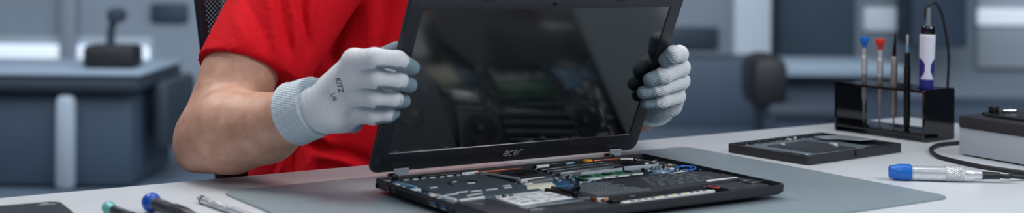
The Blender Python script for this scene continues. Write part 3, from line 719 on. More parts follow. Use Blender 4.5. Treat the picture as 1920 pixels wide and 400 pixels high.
b = MB(); b.lathe([(.0088, .0875), (.0088, .0955), (.0078, .0995), (.0070, .1000), (.0066, .1095), (.0050, .1098)], (0, 0, zc-.0008), ax, 36); b.build('rear_ferrule', M['steel'], hp)
b = MB(); b.lathe([(.0052, .1095), (.0048, .112), (.0042, .131), (.0030, .1315)], (0, 0, zc-.0014), ax, 20); b.build('strain_relief', M['rubber'], hp)
HRI = Matrix.Rotation(-hrz, 4, 'Z')
def hl_(px, py, z): return HRI @ (on_table(px, py, z) - h0)
b = MB(); b.tube(catmull([(.130, 0, zc-.0016), (.142, .0002, zc-.0022), hl_(1895, 330.5, .0060), hl_(1940, 335, .0040), hl_(1990, 341, .0032)], 8), .0029, 10); b.build('cord', M['rubber'], hp)

# ================================================================== TOOLS AT THE LOWER LEFT
def lying_driver(name, label, p0, p1, capm, rc, rh, L):
    """a screwdriver that lies on the table with its swivel cap to the back"""
    d = (p1-p0); d.z = 0; d.normalize(); rz = math.atan2(d.y, d.x)
    base = Vector((p0.x, p0.y, TZ)); t = thing(name, label, 'screwdriver', base, rz, 'screwdrivers lying on the table')
    slope = math.atan2(rc-rh*.9, L); X = (math.cos(slope), 0, -math.sin(slope)); o = (0, 0, rc+.0002)
    b = MB(); b.lathe([(rc*.30, 0), (rc*.62, .0006), (rc*.86, .0022), (rc, .0062), (rc*.97, .0095), (rc*.86, .0118), (rc*.72, .0135), (rc*.70, .0165)], o, X, 32); b.build('swivel_cap', capm, t)
    b = MB(); b.lathe([(rh*.9, .0155), (rh, .0165), (rh, .0185)], o, X, 28); b.build('cap_ring', M['tin'], t)
    b = MB(); b.lathe([(rh*.96, .0180), (rh*1.02, .020), (rh*.98, .044), (rh*.94, .050), (rh*1.05, .056), (rh*1.05, .080), (rh*.8, .098), (rh*.5, .102)], o, X, 28); g = b.build('handle', M['charcoal'], t)
    b = MB()
    for k in range(14):
        a = 2*PI*k/14; q = Vector(X).cross(Vector((0, 1, 0))); 
        c0 = Vector(o) + Vector(X)*.056 + (Vector((0, 1, 0))*math.cos(a)+q*math.sin(a))*rh*1.04
        b.tube([c0, c0+Vector(X)*.024], rh*.10, 6)
    b.build('grip_ribs', M['rubber'], g)
    b = MB()
    for k in range(4): b.box((.026+k*.0035, -.0016, 0), (.0024, .0022, .0003), X=Matrix.Translation(o) @ Matrix.Rotation(slope, 4, 'Y') @ Matrix.Translation((0, 0, rh*1.0)))
    b.build('handle_print', M['print'], g)
    b = MB(); b.lathe([(rh*.3, .100), (rh*.28, L), (rh*.18, L+.004)], o, X, 16); b.build('shaft', M['steel'], t)
    return t
pA = on_table(283, 380, .010); pB = on_table(345, 401, .009)
dAB = (pB-pA).normalized()
lying_driver('screwdriver', 'screwdriver with a large royal blue cap and dark grip lying on the table', pA-dAB*.006, pB, M['blue_deep'], .0102, .0066, .16)
pA = on_table(204, 391, .007); pB = pA + dAB*.05
lying_driver('screwdriver', 'screwdriver with a small teal cap lying left of the royal blue one', pA-dAB*.006, pB, M['teal_cap'], .0072, .0046, .14)
pA = on_table(374, 381, .0); pB = on_table(455, 409, .0)
d = (pB-pA).normalized(); rz = math.atan2(d.y, d.x)
rod = thing('metal_pen', 'silver metal pen tool lying beside the left corner of the grey mat', 'pen', pA, rz)
b = MB(); b.lathe([(.0034, 0), (.0040, .0008), (.0040, .060), (.0036, .112), (.0014, .130)], (0, 0, .0042), (1, 0, 0), 28); b.build('barrel', M['steel'], rod)
b = MB(); b.ring((0, 0), .0039, .0043, 0, .002, 28, X=Matrix.Translation((.008, 0, .0043)) @ Matrix.Rotation(PI/2, 4, 'Y')); b.build('groove_ring', M['blade'], rod)
b = MB(); b.lathe([(.00425, .028), (.00425, .075)], (0, 0, .0043), (1, 0, 0), 28); b.build('knurled_sleeve', M['knurl'], rod)
b = MB(); b.box((.0035, .001, .0080), (.007, .0016, .0008), .0002); b.build('end_slot', M['gasket'], rod)
# black slab at the corner
pc = on_table(110, 389); p2 = on_table(0, 398.5); p3 = on_table(140, 402)
u = (p2-pc).normalized(); v = Vector((-u.y, u.x, 0))
if v.dot(p3-pc) < 0: v = -v
rz = math.atan2(u.y, u.x); sgn = 1 if Vector((-math.sin(rz), math.cos(rz), 0)).dot(v) > 0 else -1
tb = thing('tablet', 'dark tablet lying flat at the lower left corner of the table', 'tablet', pc, rz)
b = MB(); b.prism(rrect(0, min(0, sgn*.18), .26, max(0, sgn*.18), .009, 6), .0003, .0068, .0012); body_ = b.build('casing', M['charcoal'], tb)
b = MB(); b.prism(rrect(.006, min(sgn*.006, sgn*.174), .254, max(sgn*.006, sgn*.174), .006, 6), .0066, .0070); b.build('cover_glass', M['lid'], tb)
b = MB()
for (x, y, s) in ((.016, .014, .006), (.011, .018, .004), (.021, .018, .0035)): b.prism([(x+s*math.cos(a)*(1+.3*math.sin(3*a)), sgn*(y+s*.8*math.sin(a))) for a in np.linspace(0, 2*PI, 15)[:-1]][::sgn], .0070, .0073)
b.build('silver_emblem', M['print'], tb)
# ================================================================== PERSON
Lw = LM @ LX                                  # lid frame to world: (along, up the lid, out of its face)
LN = (Lw.to_3x3() @ Vector((0, 0, 1))).normalized(); LO3 = Lw.translation
CAM = Vector((0, 0, TZ + CAMH))
def at_lid(px, py, off):                      # a point of the place off metres in front of the lid's face
    dx, dz = ray(px, py); D = Vector((dx, 1, dz))
    return CAM + D*(((LO3 + LN*off - CAM).dot(LN))/D.dot(LN))
FW = Vector((.538, -.843, 0)); RT = Vector((-.843, -.538, 0)); UP = Vector((0, 0, 1))
hipc = Vector((-.217, 1.892, .555)); chest = Vector((-.131, 1.900, TZ + .27))
r_sh = Vector((-.258, 1.750, TZ + .325)); l_sh = Vector((.035, 1.970, TZ + .325))
r_el = at_depth(390, 257, 1.560); l_el = Vector((.115, 1.995, TZ + .040))
r_fa = [r_el, at_depth(432, 246, 1.545), at_depth(500, 241, 1.515), at_depth(558, 214, 1.478), at_depth(600, 198, 1.462)]
r_fr = [.0385, .0475, .0370, .0268, .0240]
r_wr = at_depth(603, 197, 1.460)
l_wr = at_lid(1218, 196, -.052)
l_fa = [l_el, l_el.lerp(l_wr, .35), l_el.lerp(l_wr, .8), l_wr]
l_fr = [.040, .043, .0335, .0300]
hips = [hipc + RT*.09*s - UP*.02 for s in (1, -1)]
knees = [hipc + RT*.11*s + FW*.43 - UP*.045 for s in (1, -1)]
ankles = [hipc + RT*.12*s + FW*.46 + UP*(.085-.555) for s in (1, -1)]
toes = [a + FW*.15 - UP*.045 for a in ankles]
head_c = Vector((-.075, 1.845, TZ + .60)); 
HF = (FW*.93 - UP*.37).normalized(); HU = (UP*.93 + FW*.37).normalized()
def ell_sd(P, c, ax3, r3):
    q = np.stack([(P - np.array(c, np.float32)) @ np.array(a, np.float32)/r for a, r in zip(ax3, r3)], 1)
    k0 = np.linalg.norm(q, axis=1); return (k0-1)*min(r3)
def torso_sd(P, grow=0.0):
    a = np.array(hipc, np.float32); bb = np.array(chest, np.float32)
    ab = bb-a; t = np.clip(((P-a) @ ab)/float(ab @ ab), 0, 1); q = P - a - t[:, None]*ab
    hw = .150 + .012*t + grow; hd = .105 + .012*t + grow
    x = q @ np.array(RT, np.float32); y = q @ np.array(FW, np.float32); z = q[:, 2]
    rr = np.sqrt((x/hw)**2 + (y/hd)**2 + (z/.13)**2)
    return (rr-1)*hd
def arm_sd(P):
    up = smin(cap_sd(P, r_sh, r_el.lerp(r_sh, .25), .050, .0445), cap_sd(P, r_el.lerp(r_sh, .25), r_el, .0445, .0375), .01)
    tip = cap_sd(P, at_depth(367, 286, 1.568), at_depth(392, 270, 1.56), .0235, .030)
    fa = chain_sd(P, r_fa, r_fr, .02)
    d = smin(smin(up, tip, .02), fa, .009)
    return d
def body_sd(P):
    d = torso_sd(P)
    d = smin(d, cap_sd(P, r_sh.lerp(l_sh, .1), l_sh, .050, .058), .05)
    d = smin(d, arm_sd(P), .012)
    lu = smin(cap_sd(P, l_sh, l_el, .060, .041), chain_sd(P, l_fa, l_fr, .02), .01)
    d = smin(d, lu, .012)
    nk = cap_sd(P, chest + UP*.08, head_c - HU*.07 - HF*.012, .062, .054); d = smin(d, nk, .04)
    ax = (RT, HF, HU)
    h = ell_sd(P, head_c + HU*.025, ax, (.076, .094, .098))
    h = smin(h, ell_sd(P, head_c - HU*.05 + HF*.015, ax, (.058, .072, .070)), .04)
    h = smin(h, cap_sd(P, head_c + HF*.088 + HU*.012, head_c + HF*.112 - HU*.024, .009, .013), .012)     # nose
    for s in (1, -1):
        h = smin(h, ell_sd(P, head_c + RT*.076*s - HU*.005, ax, (.010, .020, .032)), .008)               # ears
        e = ell_sd(P, head_c + RT*.032*s + HF*.098 + HU*.010, ax, (.017, .012, .010))                     # eye sockets
        h = -smin(-h, e, .010)
        h = smin(h, ell_sd(P, head_c + RT*.032*s + HF*.080 + HU*.010, ax, (.013, .012, .012)), .003)      # eyes
    h = smin(h, ell_sd(P, head_c + HF*.086 - HU*.055, ax, (.024, .010, .005)), .006)                      # lips
    h = smin(h, ell_sd(P, head_c + HF*.086 - HU*.066, ax, (.021, .010, .006)), .006)
    d = smin(d, h, .012)
    for i in (0, 1):
        l = smin(cap_sd(P, hips[i], knees[i], .085, .056), cap_sd(P, knees[i], ankles[i], .055, .040), .02)
        l = smin(l, cap_sd(P, ankles[i], toes[i], .038, .026), .02); d = smin(d, l, .04)
    for chain, r0 in ((r_wr, None),):
        d = smin(d, cap_sd(P, r_wr, at_depth(650, 160, 1.445), .022, .012), .01)
    d = smin(d, cap_sd(P, l_wr, at_lid(1258, 150, -.045), .020, .010), .01)
    return d
person = thing('person', 'person in a red t-shirt and grey work gloves holding the laptop lid with both hands', 'person', (hipc.x, hipc.y, 0.0))
PO = (hipc.x, hipc.y, 0.0)
body = sd_object('body', body_sd, (-.50, 1.26, .02), (.34, 2.12, 1.52), .0065, M['skin'], person, PO)

# shirt: torso and two short sleeves, cut open at hem, neck and cuffs
r_dir = (r_sh - r_el).normalized()
h1_ = at_depth(388, 110, 1.600); h2_ = at_depth(548, 172, 1.640); hem_c = r_el.lerp(r_sh, .30)
hem_n = (h2_-h1_).normalized(); hem_n = hem_n.cross(r_dir.cross(hem_n)).normalized()
if hem_n.dot(r_el - r_sh) < 0: hem_n = -hem_n
hem_n = (hem_n - Vector((0, 1, 0))*.0).normalized(); hem_c = (h1_+h2_)*.5
l_dir = (l_sh - l_el).normalized(); lhem = l_el.lerp(l_sh, .42)
def fold_field(P, creases):
    """soft ridges (+) and grooves (-) of the cloth, each along a line, fading out at its ends"""
    px = CXP + FPX*P[:, 0]/P[:, 1]; py = CYP - FPX*(P[:, 2]-TZ-CAMH)/P[:, 1]
    f = np.zeros(len(P), np.float32)
    for x0, y0, x1, y1, w, amp in creases:
        dx, dy = x1-x0, y1-y0; L = math.hypot(dx, dy)
        t = ((px-x0)*dx + (py-y0)*dy)/L; n = ((px-x0)*-dy + (py-y0)*dx)/L + 5*np.sin(t/23.0+x0)
        f += amp*np.exp(-(n/w)**2)*np.clip((t+8)/30, 0, 1)*np.clip((L+8-t)/30, 0, 1)
    return f
TORSO_FOLDS = ((598, -90, 592, 85, 7, -.014), (640, -80, 606, 90, 12, .006), (664, -60, 622, 130, 13, -.006), (700, -60, 690, 90, 16, .004), (722, -40, 716, 120, 12, -.004),
    (575, 262, 700, 312, 9, -.008), (590, 292, 705, 330, 10, .006), (560, 250, 640, 275, 8, .005), (512, 345, 522, 292, 5, -.004), (528, 345, 545, 285, 8, .005), (553, 345, 560, 285, 6, -.005), (575, 350, 580, 285, 9, .005), (610, 345, 600, 300, 8, -.004))
SLEEVE_FOLDS = ((575, -90, 585, 85, 8, .006), (560, -80, 575, 100, 7, -.007), (536, -80, 560, 115, 9, .006), (515, -70, 545, 112, 8, -.006), (488, -50, 528, 112, 10, .005), (462, -20, 505, 105, 9, -.004), (436, 30, 480, 98, 10, .003), (404, 83, 562, 146, 2.6, -.0022))
def folds(P):
    x = (P - np.array(hipc, np.float32)) @ np.array(RT, np.float32); z = P[:, 2] - TZ
    return fold_field(P, TORSO_FOLDS) + .0016*np.sin(38*x + 9*z + 2*np.sin(21*z)) + .0010*np.sin(61*z - 33*x + 3*np.sin(17*x))
def sleeve_folds(P):
    return fold_field(P, SLEEVE_FOLDS)
def shirt_sd(P):
    a = np.array(hipc, np.float32); t = np.clip((P[:, 2]-hipc.z)/(chest.z-hipc.z), 0, 1)
    d = torso_sd(P, .022)
    d = smin(d, cap_sd(P, hipc + RT*.085 + UP*.16 + FW*.02, hipc + RT*.05 + UP*.02, .078, .11), .05)      # cloth hanging loose on the right side
    d = smin(d, cap_sd(P, r_sh.lerp(l_sh, .12), l_sh, .070, .074), .06)
    d = d - folds(P)
    hn = np.array(hem_n, np.float32)
    sa = r_el.lerp(r_sh, .22); rt_ = (h2_-h1_).normalized()
    sl = smin(cap_sd(P, r_sh + rt_*.016, sa + rt_*.003, .062, .0535), cap_sd(P, r_sh.lerp(l_sh, .12) - UP*.02, sa + rt_*.036 + r_dir*.01, .068, .041), .03)
    sl = smin(sl, cap_sd(P, r_el.lerp(r_sh, .15), r_sh, .0525, .060), .01) - sleeve_folds(P)
    sl = np.maximum(sl, (P - np.array(hem_c, np.float32)) @ hn)
    ll = cap_sd(P, l_sh, lhem, .078, .058); ll = np.maximum(ll, (P - np.array(lhem, np.float32)) @ np.array(-l_dir, np.float32))
    d = smin(d, sl, .010); d = smin(d, ll, .02)
    # hollow: hem openings and the neck
    inner = np.minimum(cap_sd(P, r_el, r_el.lerp(r_sh, .40), .0455, .0455), cap_sd(P, l_el, l_el.lerp(l_sh, .55), .046, .050))
    ul = (P - np.array(lhem, np.float32)) @ np.array(l_dir, np.float32); ur = (P - np.array(hem_c, np.float32)) @ -hn
    inner = np.maximum(inner, np.minimum(ul, ur) - .006)
    d = np.maximum(d, -inner)
    d = np.maximum(d, -cap_sd(P, chest + UP*.10, head_c, .068, .068))
    d = np.maximum(d, hipc.z - .02 - P[:, 2])
    return d
shirt = sd_object('t_shirt', shirt_sd, (-.47, 1.52, .50), (.20, 2.09, 1.24), .0040, M['shirt'], person, PO)
def trousers_sd(P):
    d = torso_sd(P, .016); d = np.maximum(d, P[:, 2] - (hipc.z + .06))
    for i in (0, 1):
        l = smin(cap_sd(P, hips[i], knees[i], .100, .070), cap_sd(P, knees[i], ankles[i], .070, .058), .02)
        l = np.maximum(l, ankles[i].z - .005 - P[:, 2]); d = smin(d, l, .04)
    return d
sd_object('trousers', trousers_sd, (-.46, 1.24, .05), (.24, 2.08, .66), .011, M['denim'], person, PO)
for i in (0, 1):
    def shoe_sd(P, i=i):
        d = smin(cap_sd(P, ankles[i] - UP*.04 - FW*.03, toes[i] + FW*.02, .046, .042), cap_sd(P, ankles[i] - UP*.05 - FW*.03, ankles[i], .046, .048), .02)
        return np.maximum(d, .004 - P[:, 2])
    c = ankles[i]
    sd_object('shoe', shoe_sd, (c.x-.16, c.y-.30, -.01), (c.x+.26, c.y+.14, .15), .009, M['shoe'], person, PO)
def hair_sd(P):
    ax = (RT, HF, HU)
    d = ell_sd(P, head_c + HU*.030 - HF*.006, ax, (.086, .102, .107))
    cut = (P - np.array(head_c, np.float32)) @ np.array((HF*.8 - HU*.6).normalized(), np.float32) - .030
    return np.maximum(d, cut)
sd_object('hair', hair_sd, tuple(head_c - Vector((.14, .14, .14))), tuple(head_c + Vector((.14, .14, .17))), .006, M['hair'], person, PO)

# gloves
M['glove'] = knit_mat('knit_glove', (230, 233, 240), (132, 153, 166), 170, (.25, .1, .95), .6)
M['glove_back'] = knit_mat('knit_glove_far', (236, 238, 243), (134, 154, 166), 170, (.1, .5, .8), .6)
M['cuff'] = knit_mat('ribbed_cuff', (204, 218, 228), (150, 164, 174), 120, (.15, .1, .98), .9)
def make_glove(fingers, radii, palm, thumb, tr_, dorsal, grey_from, extra_grey=None):
    def sd(P):
        d = None
        for f, r in zip(fingers, radii):
            e = chain_sd(P, f, [q*1.02 for q in r], .004); d = e if d is None else smin(d, e, .0022)
        pd = None
        for a, bb, ra, rb in palm:
            e = cap_sd(P, a, bb, ra, rb); pd = e if pd is None else smin(pd, e, .014)
        d = smin(d, pd, .008)
        d = smin(d, chain_sd(P, thumb, tr_, .005), .006)
        return d
    dv = np.array(dorsal, np.float32)
    def coat(P):
        best = np.full(len(P), 9., np.float32); val = np.zeros(len(P), np.float32)
        for f, r in zip(fingers, radii):
            n = len(f)-1
            for i in range(n):
                a = np.array(f[i], np.float32); bb = np.array(f[i+1], np.float32); ab = bb-a
                t = ((P-a) @ ab)/float(ab @ ab); tc = np.clip(t, 0, 1); q = P-a-tc[:, None]*ab
                dist = np.linalg.norm(q, axis=1) - (r[i]+(r[i+1]-r[i])*tc)
                s = (q @ dv)/np.maximum(np.linalg.norm(q, axis=1), 1e-6)
                along = i + t
                tip = along - (n-1+grey_from) + .35*(1-np.clip(s, -1, 1))*.5
                under = (.02 - s)*(1.0 if i > 0 else .5) - (.35 if i == 0 else 0)
                v = np.clip(.5 + 7*np.maximum(tip, under), 0, 1)
                m = dist < best; best[m] = dist[m]; val[m] = v[m]
        if extra_grey: val = np.maximum(val, extra_grey(P))
        th = chain_sd(P, thumb[1:], tr_[1:], .005); val = np.where(th < best-.001, 1.0, val)
        return val
    return sd, coat
# the person's right hand, at the near edge of the lid
RF = [[at_lid(664, 113, -.020), at_lid(702, 109, .006), at_lid(745, 113, .0125), at_lid(773, 127, .0100)],
      [at_lid(662, 145, -.022), at_lid(705, 146, .007), at_lid(745, 151, .0130), at_lid(768, 160, .0100)],
      [at_lid(662, 178, -.024), at_lid(702, 183, .005), at_lid(738, 187, .0125), at_lid(757, 190, .0094)],
      [at_lid(662, 212, -.026), at_lid(700, 217, .003), at_lid(728, 216, .0110), at_lid(740, 213, .0078)]]
RR = [[.0118, .0106, .0098, .0084], [.0125, .0112, .0102, .0086], [.0122, .0108, .0094, .0078], [.0112, .0098, .0080, .0062]]
palm_r = [(r_wr, RF[0][0], .0215, .0112), (r_wr, RF[1][0], .0220, .0130), (r_wr, RF[2][0], .0220, .0130), (r_wr, RF[3][0], .0215, .0120),
          (at_depth(622, 215, 1.452), at_lid(662, 230, -.030), .0200, .0120)]
thumb_r = [at_depth(618, 190, 1.474), at_lid(660, 150, -.042), at_lid(705, 112, -.029), at_lid(744, 93, -.0185)]
def pinky_side(P):                              # the coated heel of the hand
    a = at_lid(660, 240, -.03); up = np.array((at_lid(660, 200, -.03) - a).normalized(), np.float32)
    x = np.clip(((P - np.array(at_depth(640, 230, 1.45), np.float32)) @ np.array((1, 0, 0), np.float32))/.006+.5, 0, 1)
    return np.clip(.5 - ((P - np.array(a, np.float32)) @ up)/.0025, 0, 1)*x
sdr, ctr = make_glove(RF, RR, palm_r, thumb_r, [.022, .0135, .0105, .0092], (0.1, -.62, .78), .42, pinky_side)
def bbox(pts, m): 
    return tuple(min(p[i] for p in pts)-m for i in range(3)), tuple(max(p[i] for p in pts)+m for i in range(3))
lo, hi = bbox([p for f in RF for p in f] + [r_wr] + thumb_r, .034)
gl = sd_object('glove', sdr, lo, hi, .0014, M['glove'], person, PO, ctr)
c0 = at_depth(551, 215, 1.482); c1 = at_depth(612, 193, 1.457); ca = (c1-c0).normalized()
def cuff_sd(P):
    u = (P - np.array(c0, np.float32)) @ np.array(ca, np.float32)
    d = cap_sd(P, c0 - ca*.02, c1 + ca*.02, .0345, .0345)
    d = smin(d, cap_sd(P, c0 - ca*.01, c0.lerp(c1, .25), .0355, .0330), .006) - .0006*np.sin(u*900) - .0012*np.exp(-((u-.0015)/.0016)**2)
    d = np.maximum(d, -u - .05*((P @ np.array(UP, np.float32)) - c0.z)); d = np.maximum(d, u - .036)
    return np.maximum(d, -cap_sd(P, c0 - ca*.02, c0 + ca*.002, .0315, .0300))
lo, hi = bbox([c0, c1], .045)
sd_object('cuff', cuff_sd, lo, hi, .0015, M['cuff'], gl, PO, lambda P: np.zeros(len(P)))
# printing on the back of the glove, laid onto the knit
gme = gl.data; bv = BVHTree.FromPolygons([v.co + Vector(PO) for v in gme.vertices], [p.vertices[:] for p in gme.polygons])
def lay_text(tb_, px, py, ang, scale, off=.00025, Y=1.36):
    for f in tb_.faces[:]: pass
    bmesh.ops.triangulate(tb_, faces=tb_.faces[:])
    ca_, sa_ = math.cos(ang), math.sin(ang)
    for v in tb_.verts:
        x, y = v.co.x*scale, v.co.y*scale
        q = at_depth(px + x*ca_ + y*sa_, py + x*sa_ - y*ca_, Y)
        hit = bv.ray_cast(CAM, (q-CAM).normalized())
        v.co = (hit[0] - (q-CAM).normalized()*off) if hit[0] else q
    return tb_
b = MB()
b.merge(lay_text(text_bm('KITZ', 1.0, .15, 0, .02), 628.5, 146.5, math.radians(76), 13.5))
b.merge(lay_text(text_bm('L/8', 1.0, 0, 0, .01), 620, 176.5, math.radians(72), 11.5))
for i in range(7): b.merge(lay_text(text_bm('-', 1.0, 0, 0, .02), 637.5-i*1.0, 108+i*5.4, math.radians(100), 6.0))
for i in range(5): b.merge(lay_text(text_bm('-', 1.0, 0, 0, .02), 613.5+i*1.1, 169+i*5.6, math.radians(75), 7.0))
pr = b.build('printed_mark', mat('black_print', (30, 32, 38), .7), gl, (-PO[0], -PO[1], -PO[2]))
# the left hand, at the far edge
LF = [[at_lid(1266, 108, -.036), at_lid(1274, 102, -.000), at_lid(1263, 102, .0158), at_lid(1248, 113, .0108)],
      [at_lid(1266, 132, -.040), at_lid(1277, 127, -.002), at_lid(1246, 141, .0138), at_lid(1218, 150, .0104)],
      [at_lid(1266, 158, -.040), at_lid(1277, 152, -.002), at_lid(1240, 165, .0132), at_lid(1206, 174, .0100)],
      [at_lid(1258, 184, -.036), at_lid(1270, 181, -.003), at_lid(1242, 190, .0120), at_lid(1211, 194, .0090)]]
LR = [[.0118, .0108, .0104, .0092], [.0120, .0112, .0104, .0088], [.0120, .0108, .0098, .0082], [.0112, .0100, .0088, .0074]]
l_hb = l_wr + (l_wr - l_el).normalized()*.016
palm_l = [(l_hb, LF[0][0], .018, .0125), (l_hb, LF[1][0], .019, .0125), (l_hb, LF[2][0], .019, .0125), (l_hb, LF[3][0], .018, .0125),
          (at_lid(1268, 178, -.012), at_lid(1262, 200, -.016), .0100, .0080), (at_lid(1262, 200, -.016), at_lid(1226, 204, -.024), .0080, .010)]
thumb_l = [at_lid(1232, 184, -.058), at_lid(1200, 170, -.038), at_lid(1190, 130, -.026), at_lid(1190, 105, -.0195)]
sdl, ctl = make_glove(LF, LR, palm_l, thumb_l, [.016, .0125, .0102, .0092], (.75, -.45, .48), .50)
lo, hi = bbox([p for f in LF for p in f] + [l_wr] + thumb_l, .032)
gl2 = sd_object('glove', sdl, lo, hi, .0014, M['glove_back'], person, PO, ctl)
lc0 = l_wr + (l_wr - l_el).normalized()*.004; lca = (l_wr - l_el).normalized()
def cuff2_sd(P):
    u = (P - np.array(lc0, np.float32)) @ np.array(lca, np.float32)
    d = cap_sd(P, lc0 - lca*.03, lc0 + lca*.03, .0300, .0290) - .0006*np.sin(u*900)
    return np.maximum(np.maximum(d, -u), u-.018)
lo, hi = bbox([lc0, l_wr], .04)
sd_object('cuff', cuff2_sd, lo, hi, .002, M['cuff'], gl2, PO, lambda P: np.zeros(len(P)))

# ================================================================== OFFICE CHAIR
cc = Vector((-.262, 2.092, 0)); crz = math.atan2(-RT.y, -RT.x)      # local x to the person's left, local -y forwards
ch = thing('office_chair', 'black office chair with a see-through mesh back behind the person in red', 'chair', (cc.x, cc.y, 0), crz)
def chb(x, z): return -.012*math.cos(x*5) - .02*(x/.25)**2 + .05*(z-.9)**2
zs = np.linspace(.60, 1.22, 24); 
def hw(z): return .205 + .085*(z-.60)/.62
rows = []
b = MB()
L = [[(hw(z)*s, chb(hw(z)*s, z), z) for s in np.linspace(-1, 1, 25)] for z in zs]
b.loops(L, 0, False, False, closed=False)
bo = b.build('mesh_back', M['mesh'], ch)
b = MB()
path = [(hw(z)*-1, chb(hw(z), z), z) for z in zs] + [(hw(1.22)*s, chb(hw(1.22)*s, 1.22), 1.22) for s in np.linspace(-.9, .9, 13)] + [(hw(z), chb(hw(z), z), z) for z in zs[::-1]] + [(hw(.60)*s, chb(hw(.60)*s, .60), .60) for s in np.linspace(.9, -.9, 13)]
b.tube(path + [path[0]], .0075, 10); b.build('back_frame', M['chair_frame'], ch)
for s in (-1, 1):
    b = MB()
    b.loops([[(s*(hw(z)-q), chb(hw(z)-q, z)-.004, z) for q in (.004, .034)] for z in zs], 0, False, False, closed=False)
    b.build('edge_band', M['mesh'], ch)
b = MB()
b.loops([[(hw(z)*s*.93, chb(hw(z)*s*.93, z)+dy, z) for s in np.linspace(-1, 1, 17)] for z, dy in ((.612, .006), (.66, .012), (.76, .012), (.80, .006))], 0, False, False, closed=False)
b.loops([[(hw(z)*s*.93, chb(hw(z)*s*.93, z)+dy, z) for s in np.linspace(-1, 1, 17)] for z, dy in ((.612, .006), (.64, .030), (.77, .030), (.80, .006))], 0, False, False, closed=False)
b.build('dark_backing', M['rubber'], ch)  # dark backing added to darken the see-through mesh low down
b = MB(); b.prism(rrect(-.24, -.50, .24, .0, .06, 8), .375, .424, .018); b.build('seat', M['black'], ch)
b = MB(); b.tube(catmull([(0, -.20, .368), (0, .04, .368), (0, .10, .50), (0, .07, .74), (0, .022, .90)], 8), .022, 12); b.build('back_post', M['chair_frame'], ch)
b = MB(); b.lathe([(.028, .10), (.028, .30), (.019, .30), (.019, .372)], (0, -.20, 0)); b.build('gas_column', M['steel_leg'], ch)
for k in range(5):
    a = 2*PI*k/5+.3; e = Vector((math.cos(a)*.25, -.20+math.sin(a)*.25, .075))
    b = MB(); b.tube([(0, -.20, .11), (math.cos(a)*.15, -.20+math.sin(a)*.15, .10), e], [.024, .02, .015], 10); lg = b.build('leg', M['chair_frame'], ch)
    b = MB(); b.cyl(e + Vector((-math.sin(a)*.02, math.cos(a)*.02, -.044)), e - Vector((-math.sin(a)*.02, math.cos(a)*.02, .044)), .030, seg=20); b.build('caster', M['rubber'], lg)

# ================================================================== THE ROOM BEHIND
def bgx(px, Y): return (px-CXP)/FPX*Y
def bgz(py, Y): return TZ + CAMH - (py-CYP)/FPX*Y
def bar(name, label, cat, px0, px1, py0, py1, Y, dep, m, bev=.03, parts=None, group=None):
    x0, x1 = bgx(px0, Y), bgx(px1, Y); z1, z0 = bgz(py0, Y), max(bgz(py1, Y), .0)
    t = thing(name, label, cat, ((x0+x1)/2, Y+dep/2, z0), 0, group)
    b = MB(); b.box((0, 0, (z1-z0)/2), (x1-x0, dep, z1-z0), bev); b.build('body', m, t)
    return t, (x0, x1, z0, z1)
# left: low dark cabinet bench with a pale leg, instrument on it
Y = 5.6; zt = bgz(143, Y)
wb = thing('workbench', 'dark blurred workbench with one pale leg in the background at the left', 'workbench', (bgx(20, Y), Y+.35, 0))
xl, xr = bgx(-400, Y)-bgx(20, Y), bgx(268, Y)-bgx(20, Y)
b = MB(); b.box(((xl+xr)/2, 0, zt-.008), (xr-xl, .74, .016), .006); b.build('worktop', M['bg_mid'], wb)
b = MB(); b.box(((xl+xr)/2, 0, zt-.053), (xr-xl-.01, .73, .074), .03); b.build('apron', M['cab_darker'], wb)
b = MB(); b.box(((xl+xr)/2-.02, .02, (zt-.08)/2), (xr-xl-.06, .66, zt-.09), .03); b.build('cabinet_body', M['cab_dark'], wb)
for px in (125, -330):
    b = MB(); b.box((bgx(px, Y)-bgx(20, Y), -.34, (zt-.10)/2), (.085, .06, zt-.10), .028); b.build('leg', M['bg_pale'], wb)
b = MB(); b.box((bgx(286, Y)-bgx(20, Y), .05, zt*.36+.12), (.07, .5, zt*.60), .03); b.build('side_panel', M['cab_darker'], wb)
Y2 = Y+.25
ins = thing('microscope', 'blurred black instrument with an upright stem on the left workbench', 'microscope', (bgx(214, Y2), Y2, zt))
w_ = bgx(262, Y2)-bgx(166, Y2); h_ = bgz(90, Y2)-zt
b = MB(); b.box((0, 0, max(h_, .06)/2), (w_, .16, max(h_, .06)), .02); b.build('base', M['bg_black'], ins)
b = MB(); b.tube([(-.015, 0, .05), (-.012, 0, .16), (.0, 0, .21)], [.022, .018, .016], 12); b.build('stem', M['cab_darker'], ins)
b = MB(); b.lathe([(.012, .24), (.040, .25), (.044, .29), (.020, .31)], (.014, 0, -.04), seg=20); b.build('head', M['cab_darker'], ins)
t = thing('wall_glow_strip', 'long glowing strip painting the bright glow low on the back wall at the far left', 'lamp', (bgx(40, 9.3), 9.51, bgz(113, 9.3)))
b = MB(); b.box((0, 0, .0), (bgx(190, 9.3)-bgx(-260, 9.3), .04, .13), .03); b.build('glow_bar', mat('strip_glow', (210, 222, 234), .5, emit=.74), t)  # emissive bar that paints the bright wall glow, not a lamp
b = MB(); b.box((0, .03, .0), (bgx(196, 9.3)-bgx(-266, 9.3), .03, .26), .012); b.build('housing', M['wall_pale'], t)  # pale margin that softens the edge of the painted glow
t, _ = bar('wall_post', 'pale upright post on the back wall at the left of the picture', 'post', 110, 142, -200, 150, 9.43, .10, M['bg_pale'])
t, _ = bar('wall_screen', 'dark blurred screen on the back wall just left of the mesh chair', 'screen', 282, 352, 12, 48, 9.48, .05, M['cab_dark'], .02)
